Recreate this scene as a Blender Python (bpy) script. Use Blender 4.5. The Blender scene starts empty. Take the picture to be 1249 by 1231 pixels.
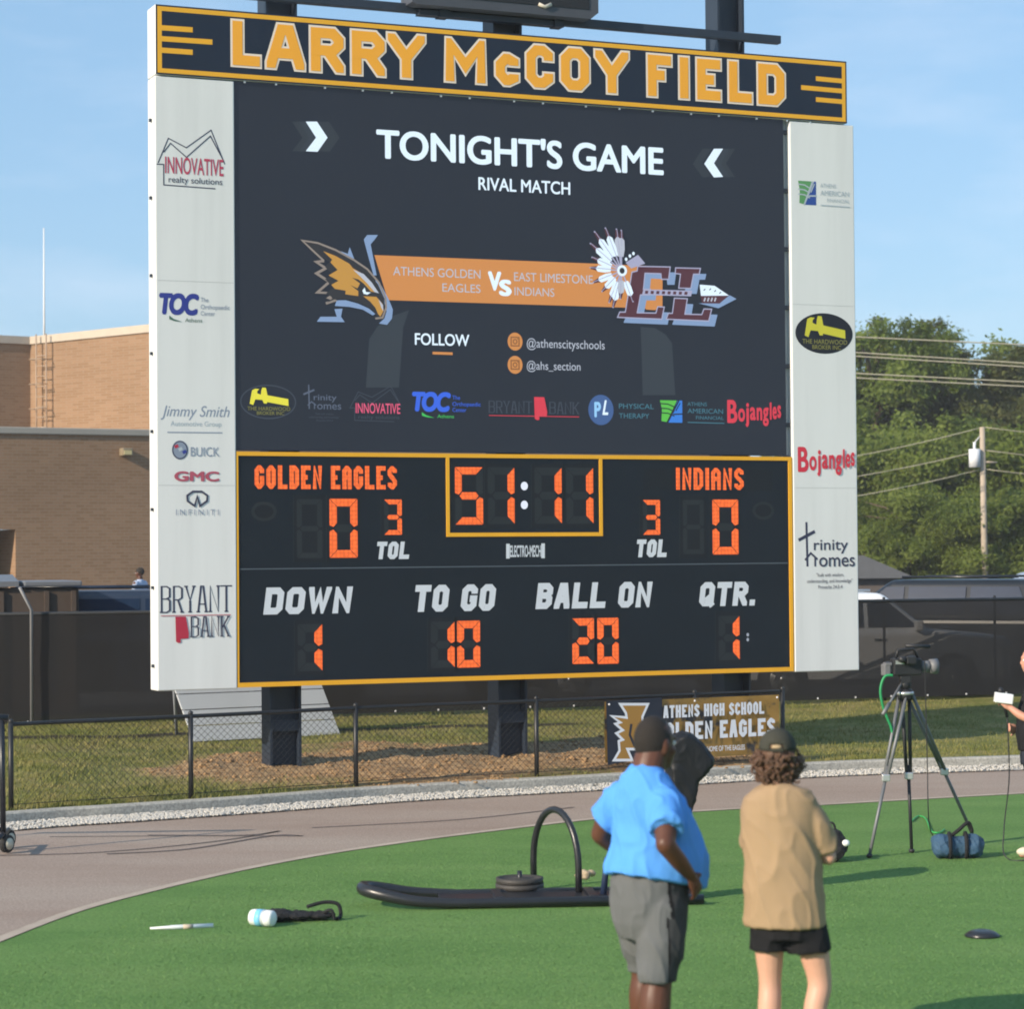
import bpy, bmesh, math, random
from mathutils import Vector, Matrix, noise
from math import sin, cos, pi, radians, sqrt, atan2

# ------------------------------------------------------------------ camera, light, exposure
S = bpy.context.scene
COL = S.collection
CAM_Z = 2.47
FPX, PCX, PCY = 3000.0, 624.5, 615.5          # focal length and centre in photo pixels
PITCH, ROLL = 0.020525, 0.007892
cd = bpy.data.cameras.new('camera'); cam = bpy.data.objects.new('camera', cd); COL.objects.link(cam)
cd.sensor_width = 36.0; cd.sensor_fit = 'HORIZONTAL'; cd.lens = 36.0*FPX/1249.0
cd.clip_start = 0.1; cd.clip_end = 6000
cam.matrix_world = Matrix.Translation((0, 0, CAM_Z)) @ Matrix.Rotation(pi/2+PITCH, 4, 'X') @ Matrix.Rotation(-ROLL, 4, 'Z')
cd.dof.use_dof = True; cd.dof.focus_distance = 27.5; cd.dof.aperture_fstop = 3.4
S.camera = cam

SUN_AZ = radians(40.0)      # direction shadows run, from +X towards +Y
SUN_EL = radians(25.0)
sdir = Vector((-cos(SUN_AZ)*cos(SUN_EL), -sin(SUN_AZ)*cos(SUN_EL), sin(SUN_EL)))
W = bpy.data.worlds.new('World'); S.world = W; W.use_nodes = True
wn, wl = W.node_tree.nodes, W.node_tree.links
for n in list(wn): wn.remove(n)
wo = wn.new('ShaderNodeOutputWorld'); wb = wn.new('ShaderNodeBackground'); sky = wn.new('ShaderNodeTexSky')
sky.sky_type = 'NISHITA'; sky.sun_disc = False; sky.sun_elevation = SUN_EL
sky.sun_rotation = atan2(sdir.x, sdir.y); sky.altitude = 200; sky.air_density = 1.0; sky.dust_density = 0.9; sky.ozone_density = 2.2
wb.inputs['Strength'].default_value = 0.13
# thin streaks of cloud
tc = wn.new('ShaderNodeTexCoord'); mp = wn.new('ShaderNodeMapping'); mp.inputs['Scale'].default_value = (3.0, 3.0, 11.0)
nz = wn.new('ShaderNodeTexNoise'); nz.inputs['Scale'].default_value = 2.6; nz.inputs['Detail'].default_value = 7; nz.inputs['Roughness'].default_value = 0.55
cr = wn.new('ShaderNodeValToRGB'); cr.color_ramp.elements[0].position = 0.50; cr.color_ramp.elements[1].position = 0.80
cr.color_ramp.elements[1].color = (0.26, 0.26, 0.26, 1)
mx = wn.new('ShaderNodeMix'); mx.data_type = 'RGBA'; mx.inputs['B'].default_value = (5.6, 5.9, 6.6, 1)
wl.new(tc.outputs['Generated'], mp.inputs['Vector']); wl.new(mp.outputs['Vector'], nz.inputs['Vector'])
wl.new(nz.outputs['Fac'], cr.inputs['Fac']); wl.new(cr.outputs['Color'], mx.inputs['Factor'])
hz = wn.new('ShaderNodeMix'); hz.data_type = 'RGBA'; hz.inputs['Factor'].default_value = 0.6; hz.inputs['B'].default_value = (1.75, 3.15, 4.75, 1)   # even summer haze over the sky gradient
wl.new(sky.outputs['Color'], hz.inputs['A']); wl.new(hz.outputs['Result'], mx.inputs['A']); wl.new(mx.outputs['Result'], wb.inputs['Color']); wl.new(wb.outputs['Background'], wo.inputs['Surface'])
sl = bpy.data.lights.new('sun', 'SUN'); sl.energy = 4.3; sl.angle = radians(0.5); sl.color = (1.0, 0.86, 0.68)
so = bpy.data.objects.new('sun', sl); COL.objects.link(so); so.location = (-30, -20, 30)
so.rotation_euler = (-sdir).to_track_quat('-Z', 'Y').to_euler()
S.view_settings.view_transform = 'Standard'; S.view_settings.look = 'None'; S.view_settings.gamma = 1.0
S.view_settings.exposure = 0.47
S.render.engine = 'CYCLES'
try: S.cycles.filter_width = 1.9
except Exception: pass

# ------------------------------------------------------------------ projection helpers
rnd = random.Random(7)
def ray(px, py):
    x, y = px-PCX, py-PCY
    cr_, sr_ = cos(ROLL), sin(ROLL)
    xx, yy = x*cr_-y*sr_, x*sr_+y*cr_         # undo roll
    x, up, d = xx/FPX, -yy/FPX, 1.0
    return Vector((x, d*cos(PITCH)-up*sin(PITCH), d*sin(PITCH)+up*cos(PITCH)))
EYE = Vector((0, 0, CAM_Z))
def G(px, py, z=0.0):
    r = ray(px, py); return EYE+r*((z-CAM_Z)/r.z)
def D(px, py, Y):
    r = ray(px, py); return EYE+r*(Y/r.y)
class Frame:                                   # a vertical plane: u along it, v up, off behind it
    def __init__(s, O, th):
        s.O = Vector(O); s.th = th
        s.ex = Vector((cos(th), sin(th), 0)); s.ey = Vector((-sin(th), cos(th), 0))
    def uv(s, px, py, off=0.0):
        r = ray(px, py); p0 = s.O+s.ey*off
        t = (p0-EYE).dot(s.ey)/r.dot(s.ey); p = EYE+r*t-s.O
        return (p.dot(s.ex), p.z)
TURF = -0.13

# ------------------------------------------------------------------ materials
def lin(c):
    if isinstance(c, str):
        c = c.lstrip('#'); c = tuple(int(c[i:i+2], 16)/255 for i in (0, 2, 4))
        c = tuple(x/12.92 if x <= .04045 else ((x+.055)/1.055)**2.4 for x in c)
    return tuple(c)
MC = {}
def M(name, col, rough=.6, var=.12, scale=4.0, bump=0.0, bscale=60.0, metal=0.0, spec=.4, emit=None, es=1.0, detail=5):
    if name in MC: return MC[name]
    m = bpy.data.materials.new(name); MC[name] = m; m.use_nodes = True
    n, l = m.node_tree.nodes, m.node_tree.links
    b = n['Principled BSDF']; c = lin(col)
    b.inputs['Roughness'].default_value = rough; b.inputs['Metallic'].default_value = metal
    b.inputs['Specular IOR Level'].default_value = spec
    t = n.new('ShaderNodeTexCoord')
    z = n.new('ShaderNodeTexNoise'); z.inputs['Scale'].default_value = scale; z.inputs['Detail'].default_value = detail
    l.new(t.outputs['Object'], z.inputs['Vector'])
    x = n.new('ShaderNodeMix'); x.data_type = 'RGBA'
    x.inputs['A'].default_value = (*[max(0, k*(1-var)) for k in c], 1); x.inputs['B'].default_value = (*[min(1, k*(1+var)) for k in c], 1)
    l.new(z.outputs['Fac'], x.inputs['Factor']); l.new(x.outputs['Result'], b.inputs['Base Color'])
    if emit is not None:
        b.inputs['Emission Color'].default_value = (*lin(emit), 1); b.inputs['Emission Strength'].default_value = es
    if bump:
        z2 = n.new('ShaderNodeTexNoise'); z2.inputs['Scale'].default_value = bscale; z2.inputs['Detail'].default_value = 4
        l.new(t.outputs['Object'], z2.inputs['Vector'])
        bp = n.new('ShaderNodeBump'); bp.inputs['Strength'].default_value = bump; bp.inputs['Distance'].default_value = 0.02
        l.new(z2.outputs['Fac'], bp.inputs['Height']); l.new(bp.outputs['Normal'], b.inputs['Normal'])
    return m
def EM(name, col, es=0.8):                      # lit LED pixels of the display: they give off light
    return M('led_'+name, (0.02, 0.02, 0.02), .5, 0, emit=col, es=es)

# ------------------------------------------------------------------ object helpers
def link(name, me, mats=(), parent=None):
    o = bpy.data.objects.new(name, me); COL.objects.link(o)
    for m in (mats if isinstance(mats, (list, tuple)) else [mats]): me.materials.append(m)
    if parent is not None: o.parent = parent
    return o
def tag(o, label=None, cat=None, group=None, kind=None):
    if label: o['label'] = label
    if cat: o['category'] = cat
    if group: o['group'] = group
    if kind: o['kind'] = kind
    return o
def empty(name, loc, rz, label, cat, group=None):
    o = bpy.data.objects.new(name, None); COL.objects.link(o); o.location = loc; o.rotation_euler = (0, 0, rz)
    o.empty_display_size = .2
    return tag(o, label, cat, group)
def copy_tree(o, parent=None):
    c = o.copy(); COL.objects.link(c); c.parent = parent
    for ch in o.children: copy_tree(ch, c)
    return c

class MB:                                       # collects shapes, links them as ONE mesh
    def __init__(s): s.v = []; s.f = []; s.mi = []; s.sm = []
    def add(s, vs, fs, mi=0, smooth=False):
        k = len(s.v); s.v += [tuple(p) for p in vs]
        for f in fs: s.f.append(tuple(i+k for i in f)); s.mi.append(mi); s.sm.append(smooth)
    def box(s, a, b, mi=0, bev=0.0, mat=None):
        x0, y0, z0 = a; x1, y1, z1 = b
        if bev > 0:
            bm = bmesh.new(); bmesh.ops.create_cube(bm, size=1)
            for v in bm.verts: v.co = Vector(((x0+x1)/2+v.co.x*(x1-x0), (y0+y1)/2+v.co.y*(y1-y0), (z0+z1)/2+v.co.z*(z1-z0)))
            bmesh.ops.bevel(bm, geom=bm.edges[:], offset=bev, segments=2, affect='EDGES', profile=.5)
            s.bm(bm, mi, mat); return
        vs = [(x, y, z) for z in (z0, z1) for y in (y0, y1) for x in (x0, x1)]
        if mat: vs = [mat @ Vector(p) for p in vs]
        s.add(vs, [(0, 2, 3, 1), (4, 5, 7, 6), (0, 1, 5, 4), (2, 6, 7, 3), (0, 4, 6, 2), (1, 3, 7, 5)], mi)
    def bm(s, bm, mi=0, mat=None, smooth=False):
        bm.verts.index_update()
        s.add([(mat @ v.co if mat else v.co) for v in bm.verts], [[v.index for v in f.verts] for f in bm.faces], mi, smooth); bm.free()
    def tube(s, pts, r, n=8, mi=0, closed=False, cap=True, flat=1.0):
        pts = [Vector(p) for p in pts]; N = len(pts)
        rs = r if isinstance(r, (list, tuple)) else [r]*N
        vs, fs = [], []; up = None
        for i, p in enumerate(pts):
            if closed: t = (pts[(i+1) % N]-pts[i-1])
            else: t = pts[min(i+1, N-1)]-pts[max(i-1, 0)]
            t = t.normalized() if t.length > 1e-9 else Vector((0, 0, 1))
            if up is None:
                up = Vector((0, 0, 1)) if abs(t.z) < .9 else Vector((0, 1, 0))
            a = t.cross(up); a = a.normalized() if a.length > 1e-6 else Vector((1, 0, 0))
            b = a.cross(t).normalized(); up = b
            for k in range(n):
                q = 2*pi*k/n; vs.append(p+a*cos(q)*rs[i]+b*sin(q)*rs[i]*flat)
        M_ = N if closed else N-1
        for i in range(M_):
            j = (i+1) % N
            for k in range(n): fs.append((i*n+k, i*n+(k+1) % n, j*n+(k+1) % n, j*n+k))
        if cap and not closed:
            fs.append(tuple(range(n-1, -1, -1))); fs.append(tuple((N-1)*n+k for k in range(n)))
        s.add(vs, fs, mi, True)
    def rings(s, rings, n=24, mi=0, pw=2.0):     # rings: (cx, cy, z, rx, ry[, tilt of z with y])
        vs, fs = [], []
        for rg in rings:
            cx, cy, z, rx, ry = rg[:5]; tl = rg[5] if len(rg) > 5 else 0
            for k in range(n):
                q = 2*pi*k/n; c, sn = cos(q), sin(q)
                c = math.copysign(abs(c)**(2/pw), c); sn = math.copysign(abs(sn)**(2/pw), sn)
                vs.append((cx+rx*c, cy+ry*sn, z+tl*sn))
        N = len(rings)
        for i in range(N-1):
            for k in range(n): fs.append((i*n+k, i*n+(k+1) % n, (i+1)*n+(k+1) % n, (i+1)*n+k))
        fs.append(tuple(range(n-1, -1, -1))); fs.append(tuple((N-1)*n+k for k in range(n)))
        s.add(vs, fs, mi, True)
    def ball(s, c, r, mi=0, sub=2, rot=None):
        bm = bmesh.new(); bmesh.ops.create_icosphere(bm, subdivisions=sub, radius=1)
        r = r if isinstance(r, (tuple, list)) else (r, r, r)
        mt = Matrix.Translation(c) @ (rot or Matrix()) @ Matrix.Diagonal((*r, 1))
        s.bm(bm, mi, mt, True)
    def cyl(s, a, b, r, n=20, mi=0, r2=None): s.tube([a, b], [r, r2 if r2 is not None else r], n, mi)
    def prism(s, pts, axis, d0, d1, mi=0):       # outline pts (2D) extruded along axis
        def P(p, d): return {'x': (d, p[0], p[1]), 'y': (p[0], d, p[1]), 'z': (p[0], p[1], d)}[axis]
        n = len(pts); vs = [P(p, d0) for p in pts]+[P(p, d1) for p in pts]
        fs = [tuple(range(n)), tuple(range(2*n-1, n-1, -1))]+[(i, (i+1) % n+0, (i+1) % n+n, i+n) for i in range(n)]
        s.add(vs, fs, mi)
    def build(s, name, mats, parent=None, fixn=True):
        me = bpy.data.meshes.new(name); me.from_pydata(s.v, [], s.f); me.update()
        me.polygons.foreach_set('material_index', s.mi); me.polygons.foreach_set('use_smooth', s.sm)
        if fixn:
            bm = bmesh.new(); bm.from_mesh(me); bmesh.ops.recalc_face_normals(bm, faces=bm.faces[:]); bm.to_mesh(me); bm.free()
        me.update()
        return link(name, me, mats, parent)

def fuse(name, mb, mats, parent, vox=.01, smooth=4, wrinkle=0.0, wsize=.12, seed=0):   # one continuous skin over overlapping solids
    o = mb.build('tmp', [], None)
    m = o.modifiers.new('r', 'REMESH'); m.mode = 'VOXEL'; m.voxel_size = vox; m.use_smooth_shade = True
    m = o.modifiers.new('s', 'SMOOTH'); m.iterations = smooth; m.factor = .5
    dg = bpy.context.evaluated_depsgraph_get(); dg.update()
    me = bpy.data.meshes.new_from_object(o.evaluated_get(dg)); me.name = name
    old = o.data; bpy.data.objects.remove(o); bpy.data.meshes.remove(old)
    if wrinkle:
        nr = [v.normal.copy() for v in me.vertices]
        for v, q in zip(me.vertices, nr):
            c = v.co; p = Vector((c.x, c.y, c.z*.6+c.x*.5))/wsize+Vector((seed*3.1, seed, 0)); p2 = Vector((c.x*.8+c.z*.3, c.y, c.z*.35-c.x*.3))/(wsize*.55)+Vector((0, seed*2.7, seed))
            d = (1-min(1, abs(noise.noise(p))*3.2))**2; e = (1-min(1, abs(noise.noise(p2))*3.6))**2
            v.co += q*wrinkle*(d*.75+e*.5-.3+noise.noise(p*.6)*.5)
    me.polygons.foreach_set('use_smooth', [True]*len(me.polygons)); me.update()
    return link(name, me, mats, parent)

# ------------------------------------------------------------------ flat lettering and marks
TXT = {}
def text_mesh(st, bold=0.0, shear=0.0, spacing=1.0):
    key = (st, bold, shear, spacing)
    if key in TXT: return TXT[key]
    c = bpy.data.curves.new('t', 'FONT'); c.body = st; c.offset = bold; c.shear = shear; c.space_character = spacing
    c.dimensions = '2D'; c.fill_mode = 'BOTH'; c.resolution_u = 6
    o = bpy.data.objects.new('t', c); COL.objects.link(o)
    dg = bpy.context.evaluated_depsgraph_get(); dg.update()
    me = bpy.data.meshes.new_from_object(o.evaluated_get(dg))
    vs = [(v.co.x, v.co.y) for v in me.vertices]; fs = [tuple(p.vertices) for p in me.polygons]
    bpy.data.objects.remove(o); bpy.data.curves.remove(c); bpy.data.meshes.remove(me)
    TXT[key] = (vs, fs); return TXT[key]
_h = text_mesh('H'); CAPH = max(v[1] for v in _h[0])

GL = {
 'A': [[(0,0),(.36,1),(.64,1),(1,0)], [(.14,.3),(.86,.3)]],
 'B': [[(0,0),(0,1),(1,1,1),(1,.52,1),(0,.52)], [(0,0),(1,0,1),(1,.52,1),(.5,.52)]],
 'C': [[(1,.70),(1,1,1),(0,1,1),(0,0,1),(1,0,1),(1,.30)]],
 'D': ['c', [(0,0),(0,1),(1,1,1),(1,0,1)]],
 'E': [[(1,1),(0,1),(0,0),(1,0)], [(0,.5),(.85,.5)]],
 'F': [[(1,1),(0,1),(0,0)], [(0,.52),(.85,.52)]],
 'G': [[(1,.70),(1,1,1),(0,1,1),(0,0,1),(1,0,1),(1,.45),(.55,.45)]],
 'H': [[(0,0),(0,1)], [(1,0),(1,1)], [(0,.5),(1,.5)]],
 'I': [[(.5,0),(.5,1)]],
 'K': [[(0,0),(0,1)], [(1,1),(.1,.45)], [(.3,.58),(1,0)]],
 'L': [[(0,1),(0,0),(1,0)]],
 'M': [[(0,0),(0,1),(.5,.35),(1,1),(1,0)]],
 'N': [[(0,0),(0,1),(1,0),(1,1)]],
 'O': ['c', [(0,0,1),(0,1,1),(1,1,1),(1,0,1)]],
 'Q': ['c', [(0,0,1),(0,1,1),(1,1,1),(1,0,1)], [(.45,.38),(1.2,-.16)]],
 'R': [[(0,0),(0,1),(1,1,1),(1,.48,1),(0,.48)], [(.5,.48),(1,0)]],
 'S': [[(1,.76),(1,1,1),(0,1,1),(0,.54,1),(1,.46,1),(1,0,1),(0,0,1),(0,.24)]],
 'T': [[(0,1),(1,1)], [(.5,1),(.5,0)]],
 'V': [[(0,1),(.5,0),(1,1)]],
 'W': [[(0,1),(.25,0),(.5,.8),(.75,0),(1,1)]],
 'Y': [[(0,1),(.5,.45),(1,1)], [(.5,.45),(.5,0)]],
 'a': [[(0,0),(0,1,1),(1,1,1),(1,0)], [(0,.5),(1,.5)]],
 '.': [[(.1,0),(.9,0)]], "'": [[(.5,1),(.5,.7)]],
}
def stroke(pts, t, closed=False, ext=0.0):       # polyline with mitred corners -> quads
    P = [Vector(p) for p in pts]; n = len(P)
    if ext and not closed:
        P[0] = P[0]+(P[0]-P[1]).normalized()*ext; P[-1] = P[-1]+(P[-1]-P[-2]).normalized()*ext
    L, R = [], []
    for i in range(n):
        a = P[i]-P[i-1] if (i > 0 or closed) else P[1]-P[0]
        b = P[(i+1) % n]-P[i] if (i < n-1 or closed) else P[n-1]-P[n-2]
        a = a.normalized(); b = b.normalized()
        na, nb = Vector((-a.y, a.x)), Vector((-b.y, b.x)); m = na+nb
        m = m.normalized() if m.length > 1e-6 else na
        k = t/2/max(.42, m.dot(na)); L.append(P[i]+m*k); R.append(P[i]-m*k)
    return [(L[i], R[i], R[(i+1) % n], L[(i+1) % n]) for i in range(n if closed else n-1)]

def clip(poly, x0, x1, y0, y1):                   # cut a stroke to the letter's box
    for ax, lim, sg in ((0, x0, 1), (0, x1, -1), (1, y0, 1), (1, y1, -1)):
        out = []
        for i, p in enumerate(poly):
            q = poly[i-1]; a, b = (q[ax]-lim)*sg, (p[ax]-lim)*sg
            if (a < 0) != (b < 0): out.append(q.lerp(p, a/(a-b)))
            if b >= 0: out.append(p)
        poly = out
        if not poly: break
    return poly

class Art:                                       # painted or lit marks on a plane, later ones 0.5 mm proud of earlier ones
    def __init__(s, fr, off=0.0): s.fr = fr; s.off = off; s.d = .0016; s.mb = MB(); s.mats = []
    def mi(s, m):
        if m not in s.mats: s.mats.append(m)
        return s.mats.index(m)
    def layer(s, polys, m):
        y = s.off-s.d; k = s.mi(m)
        for p in polys: s.mb.add([(q[0], y, q[1]) for q in p], [tuple(range(len(p)))], k)
        s.d += .0003
    def poly(s, pts, m): s.layer([pts], m)
    def P(s, px, py): return s.fr.uv(px, py, s.off)
    def ppx(s, pts, m): s.layer([[s.P(*p) for p in pts]], m)
    def line(s, pts, t, m, closed=False): s.layer(stroke(pts, t, closed), m)
    def lpx(s, pts, t, m, closed=False): s.line([s.P(*p) for p in pts], t, m, closed)
    def disc(s, c, rx, ry, m, n=28): s.layer([[(c[0]+rx*cos(2*pi*k/n), c[1]+ry*sin(2*pi*k/n)) for k in range(n)]], m)
    def ring(s, c, rx, ry, t, m, n=28): s.line([(c[0]+rx*cos(2*pi*k/n), c[1]+ry*sin(2*pi*k/n)) for k in range(n)], t, m, True)
    def text(s, st, u0, u1, vb, cap, m, bold=0.0, shear=0.0, spacing=1.0):
        vs, fs = text_mesh(st, 0.0, shear, spacing)
        x0, x1 = min(v[0] for v in vs), max(v[0] for v in vs); kx = (u1-u0)/(x1-x0); ky = cap/CAPH
        cps = [(0, 0)]
        if bold: kx = (u1-u0)/(x1-x0+2*bold); cps = [(bold+bold*cos(q), bold*.8*sin(q)) for q in (0, 1.05, 2.1, pi, 4.2, 5.25)]+[(bold, 0)]
        for bx_, by_ in cps:
            y = s.off-s.d; s.mb.add([(u0+(v[0]-x0+bx_)*kx, y, vb+(v[1]+by_)*ky) for v in vs], fs, s.mi(m)); s.d += .00015
        s.d += .0003
    def tpx(s, st, x0, x1, yb, yc, m, yb1=None, **k):
        a = s.P(x0, yb); b = s.P(x1, yb1 if yb1 is not None else yb); c = s.P(x0, yc)
        s.text(st, a[0], b[0], a[1], c[1]-a[1], m, **k)
    def glyphs(s, st, boxes, vb, cap, t, m, shear=0.0, ch=.12, outline=None, om=None, tv=1.0, serif=False):
        def pieces(tt, ext):
            out = []
            for g, (u0, u1) in zip(st, boxes):
                if g == ' ': continue
                cp = cap
                if g == '~': g = 'C'; cp = cap*.74
                w, h = u1-u0, cp*tv; T = t; closed = False; gl = []
                SH = lambda Q_: [[(u0+q.x+shear*q.y/tv, vb+q.y/tv) for q in Q] for Q in Q_]
                if g == '.':
                    e2 = t*.5+ext; out.append([SH([[Vector((w/2-e2, -ext)), Vector((w/2+e2, -ext)), Vector((w/2+e2, t+ext)), Vector((w/2-e2, t+ext))]])]); continue
                th = t
                if g == '.': th = t*1.1
                for sp in GL[g]:
                    if sp == 'c': closed = True; continue
                    if g == '.': h2 = t
                    pts = []
                    for p in sp:
                        pts.append((Vector((T/2+p[0]*max(w-T, 1e-4), T/2+p[1]*(h-T))), len(p) > 2))
                    res = []; n = len(pts)
                    for i, (q, c) in enumerate(pts):
                        if c and (closed or 0 < i < n-1):
                            a, b = pts[i-1][0], pts[(i+1) % n][0]; k = ch*cap
                            res.append(q+(a-q).normalized()*min(k, (a-q).length*.45)); res.append(q+(b-q).normalized()*min(k, (b-q).length*.45))
                        else: res.append(q)
                    # terminals reach the outer edge of the letter
                    if not closed:
                        for e, f in ((0, 1), (-1, -2)):
                            dv = (res[e]-res[f]).normalized()
                            if abs(dv.y) > .5 or abs(dv.x) > .9:
                                if sp[e][1] in (0, 1) and abs(dv.y) > .5: res[e] = res[e]+dv*(T*1.3)
                                elif sp[e][0] in (0, 1) and abs(dv.x) > .9: res[e] = res[e]+dv*T/2
                    lay = stroke(res, tt*(T/t if g != '.' else 1), closed, ext)
                    if g not in 'Q.': lay = [c_ for c_ in (clip(q, -ext, w+ext, -ext, h+ext) for q in lay) if len(c_) > 2]
                    closed_was, closed = closed, False
                    if serif and not closed_was:
                        for e in (0, -1):
                            if sp[e][1] in (0, 1):
                                lay_s = []
                                yy = 0 if sp[e][1] == 0 else h; xx = T/2+sp[e][0]*(w-T)
                                sw = T*.95; sh = .05*h*(1 if yy == 0 else -1)
                                gl.append(SH([(Vector((xx-sw, yy)), Vector((xx+sw, yy)), Vector((xx+sw, yy+sh)), Vector((xx-sw, yy+sh)))]))
                    gl.append(SH(lay))
                out.append(gl)
            return out
        def put(ps, mm):                         # overlapping strokes of a letter each a hair proud of the last
            d0 = s.d; top = d0
            for Q in ps:
                s.d = d0
                for L_ in Q:
                    for q in L_: s.layer([q], mm)
                top = max(top, s.d)
            s.d = top+.0003
        if outline: put(pieces(t+2*outline, outline), om)
        put(pieces(t, 0), m)
    def gpx(s, st, x0, x1, yb, yc, tf, m, gap=.18, yb1=None, narrow="I.'", **k):  # evenly spread letters between x0 and x1
        a = s.P(x0, yb); b = s.P(x1, yb1 if yb1 is not None else yb); cap = s.P(x0, yc)[1]-a[1]
        wts = [(.42 if g in narrow else 1.25 if g in 'MW' else .5 if g == ' ' else 1.0) for g in st]
        tot = sum(wts)+gap*(len(st)-1); un = (b[0]-a[0]-k.get('shear', 0)*cap)/tot; u = a[0]; bx = []
        for w in wts: bx.append((u, u+w*un)); u += (w+gap)*un
        s.glyphs(st, bx, a[1], cap, cap*tf, m, **k)
    def build(s, name, parent, fixn=False):
        return s.mb.build(name, s.mats, parent, fixn)
SEG = {'0': 'abcdef', '1': 'bc', '2': 'abged', '3': 'abgcd', '5': 'afgcd', '': ''}
def digit(art, ch, x0, y0, x1, y1, on, offm, tf=.2):
    ym, xm = (y0+y1)/2, (x0+x1)/2
    u0, u1 = art.P(x0, ym)[0], art.P(x1, ym)[0]; v0, v1 = art.P(xm, y1)[1], art.P(xm, y0)[1]
    w, h = u1-u0, v1-v0; t = w*tf; g = t*.05; k2 = t*.18; m = h/2
    L = {'a': [(g,h),(w-g,h),(w-t-g,h-t),(t+g,h-t)], 'd': [(g,0),(t+g,t),(w-t-g,t),(w-g,0)],
         'g': [(t*.5+k2,m),(t+g,m+t/2),(w-t-g,m+t/2),(w-t*.5-k2,m),(w-t-g,m-t/2),(t+g,m-t/2)],
         'f': [(0,h-g),(t,h-t-g),(t,m+t/2+k2),(t*.5,m+k2),(0,m+t*.4)], 'e': [(0,g),(0,m-t*.4),(t*.5,m-k2),(t,m-t/2-k2),(t,t+g)]}
    L['b'] = [(w-x, y) for x, y in L['f']]; L['c'] = [(w-x, y) for x, y in L['e']]
    for k in 'abcdefg':
        art.layer([[(u0+x, v0+y) for x, y in L[k]]], on if k in SEG[ch] else offm); art.d -= .00025
    art.d += .001

# ------------------------------------------------------------------ ground and setting
def interp(pts, n):                               # Catmull-Rom through ground points
    out = []
    for i in range(len(pts)-1):
        p0, p1, p2, p3 = pts[max(i-1, 0)], pts[i], pts[i+1], pts[min(i+2, len(pts)-1)]
        for k in range(n):
            t = k/n; out.append(.5*((2*p1)+(-p0+p2)*t+(2*p0-5*p1+4*p2-p3)*t*t+(-p0+3*p1-3*p2+p3)*t**3))
    out.append(pts[-1]); return out
kp = [G(x, y, 0) for x, y in ((9, 992.5), (150, 983), (300, 973), (480, 960), (700, 948), (1000, 931), (1245, 923))]
kp = [kp[0]+(kp[0]-kp[1])*6+Vector((0, -4.5, 0)), kp[0]+(kp[0]-kp[1])*2.4+Vector((0, -.6, 0))]+kp+[kp[-1]+(kp[-1]-kp[-2])*1.6+Vector((0, .15, 0)), kp[-1]+(kp[-1]-kp[-2])*6+Vector((0, .2, 0))]
KERB = interp(kp, 10)
def offs(path, d):                                # shift a path sideways (away from the camera for d > 0)
    out = []
    for i, p in enumerate(path):
        t = (path[min(i+1, len(path)-1)]-path[max(i-1, 0)]); t.z = 0; t.normalize()
        out.append(p+Vector((-t.y, t.x, 0))*d)
    return out
tp = [G(x, y, TURF) for x, y in ((-60, 1176), (0, 1150), (100, 1112), (200, 1085), (300, 1062), (400, 1043), (500, 1028), (600, 1015), (740, 999), (880, 989), (1000, 983), (1120, 976), (1245, 969))]
tp = [Vector((-4.6, 9.5, TURF)), Vector((-4.45, 12.5, TURF))]+tp+[tp[-1]+(tp[-1]-tp[-2])*2, tp[-1]+(tp[-1]-tp[-2])*9]
TEDGE = interp(tp, 8)

def ribbon(name, a, b, mat, z=None, kind='structure'):
    n = len(a); mb = MB(); vs = []
    for p, q in zip(a, b): vs += [(p.x, p.y, p.z if z is None else z), (q.x, q.y, q.z if z is None else z)]
    mb.add(vs, [(2*i, 2*i+1, 2*i+3, 2*i+2) for i in range(n-1)])
    return tag(mb.build(name, mat), kind=kind)

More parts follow.
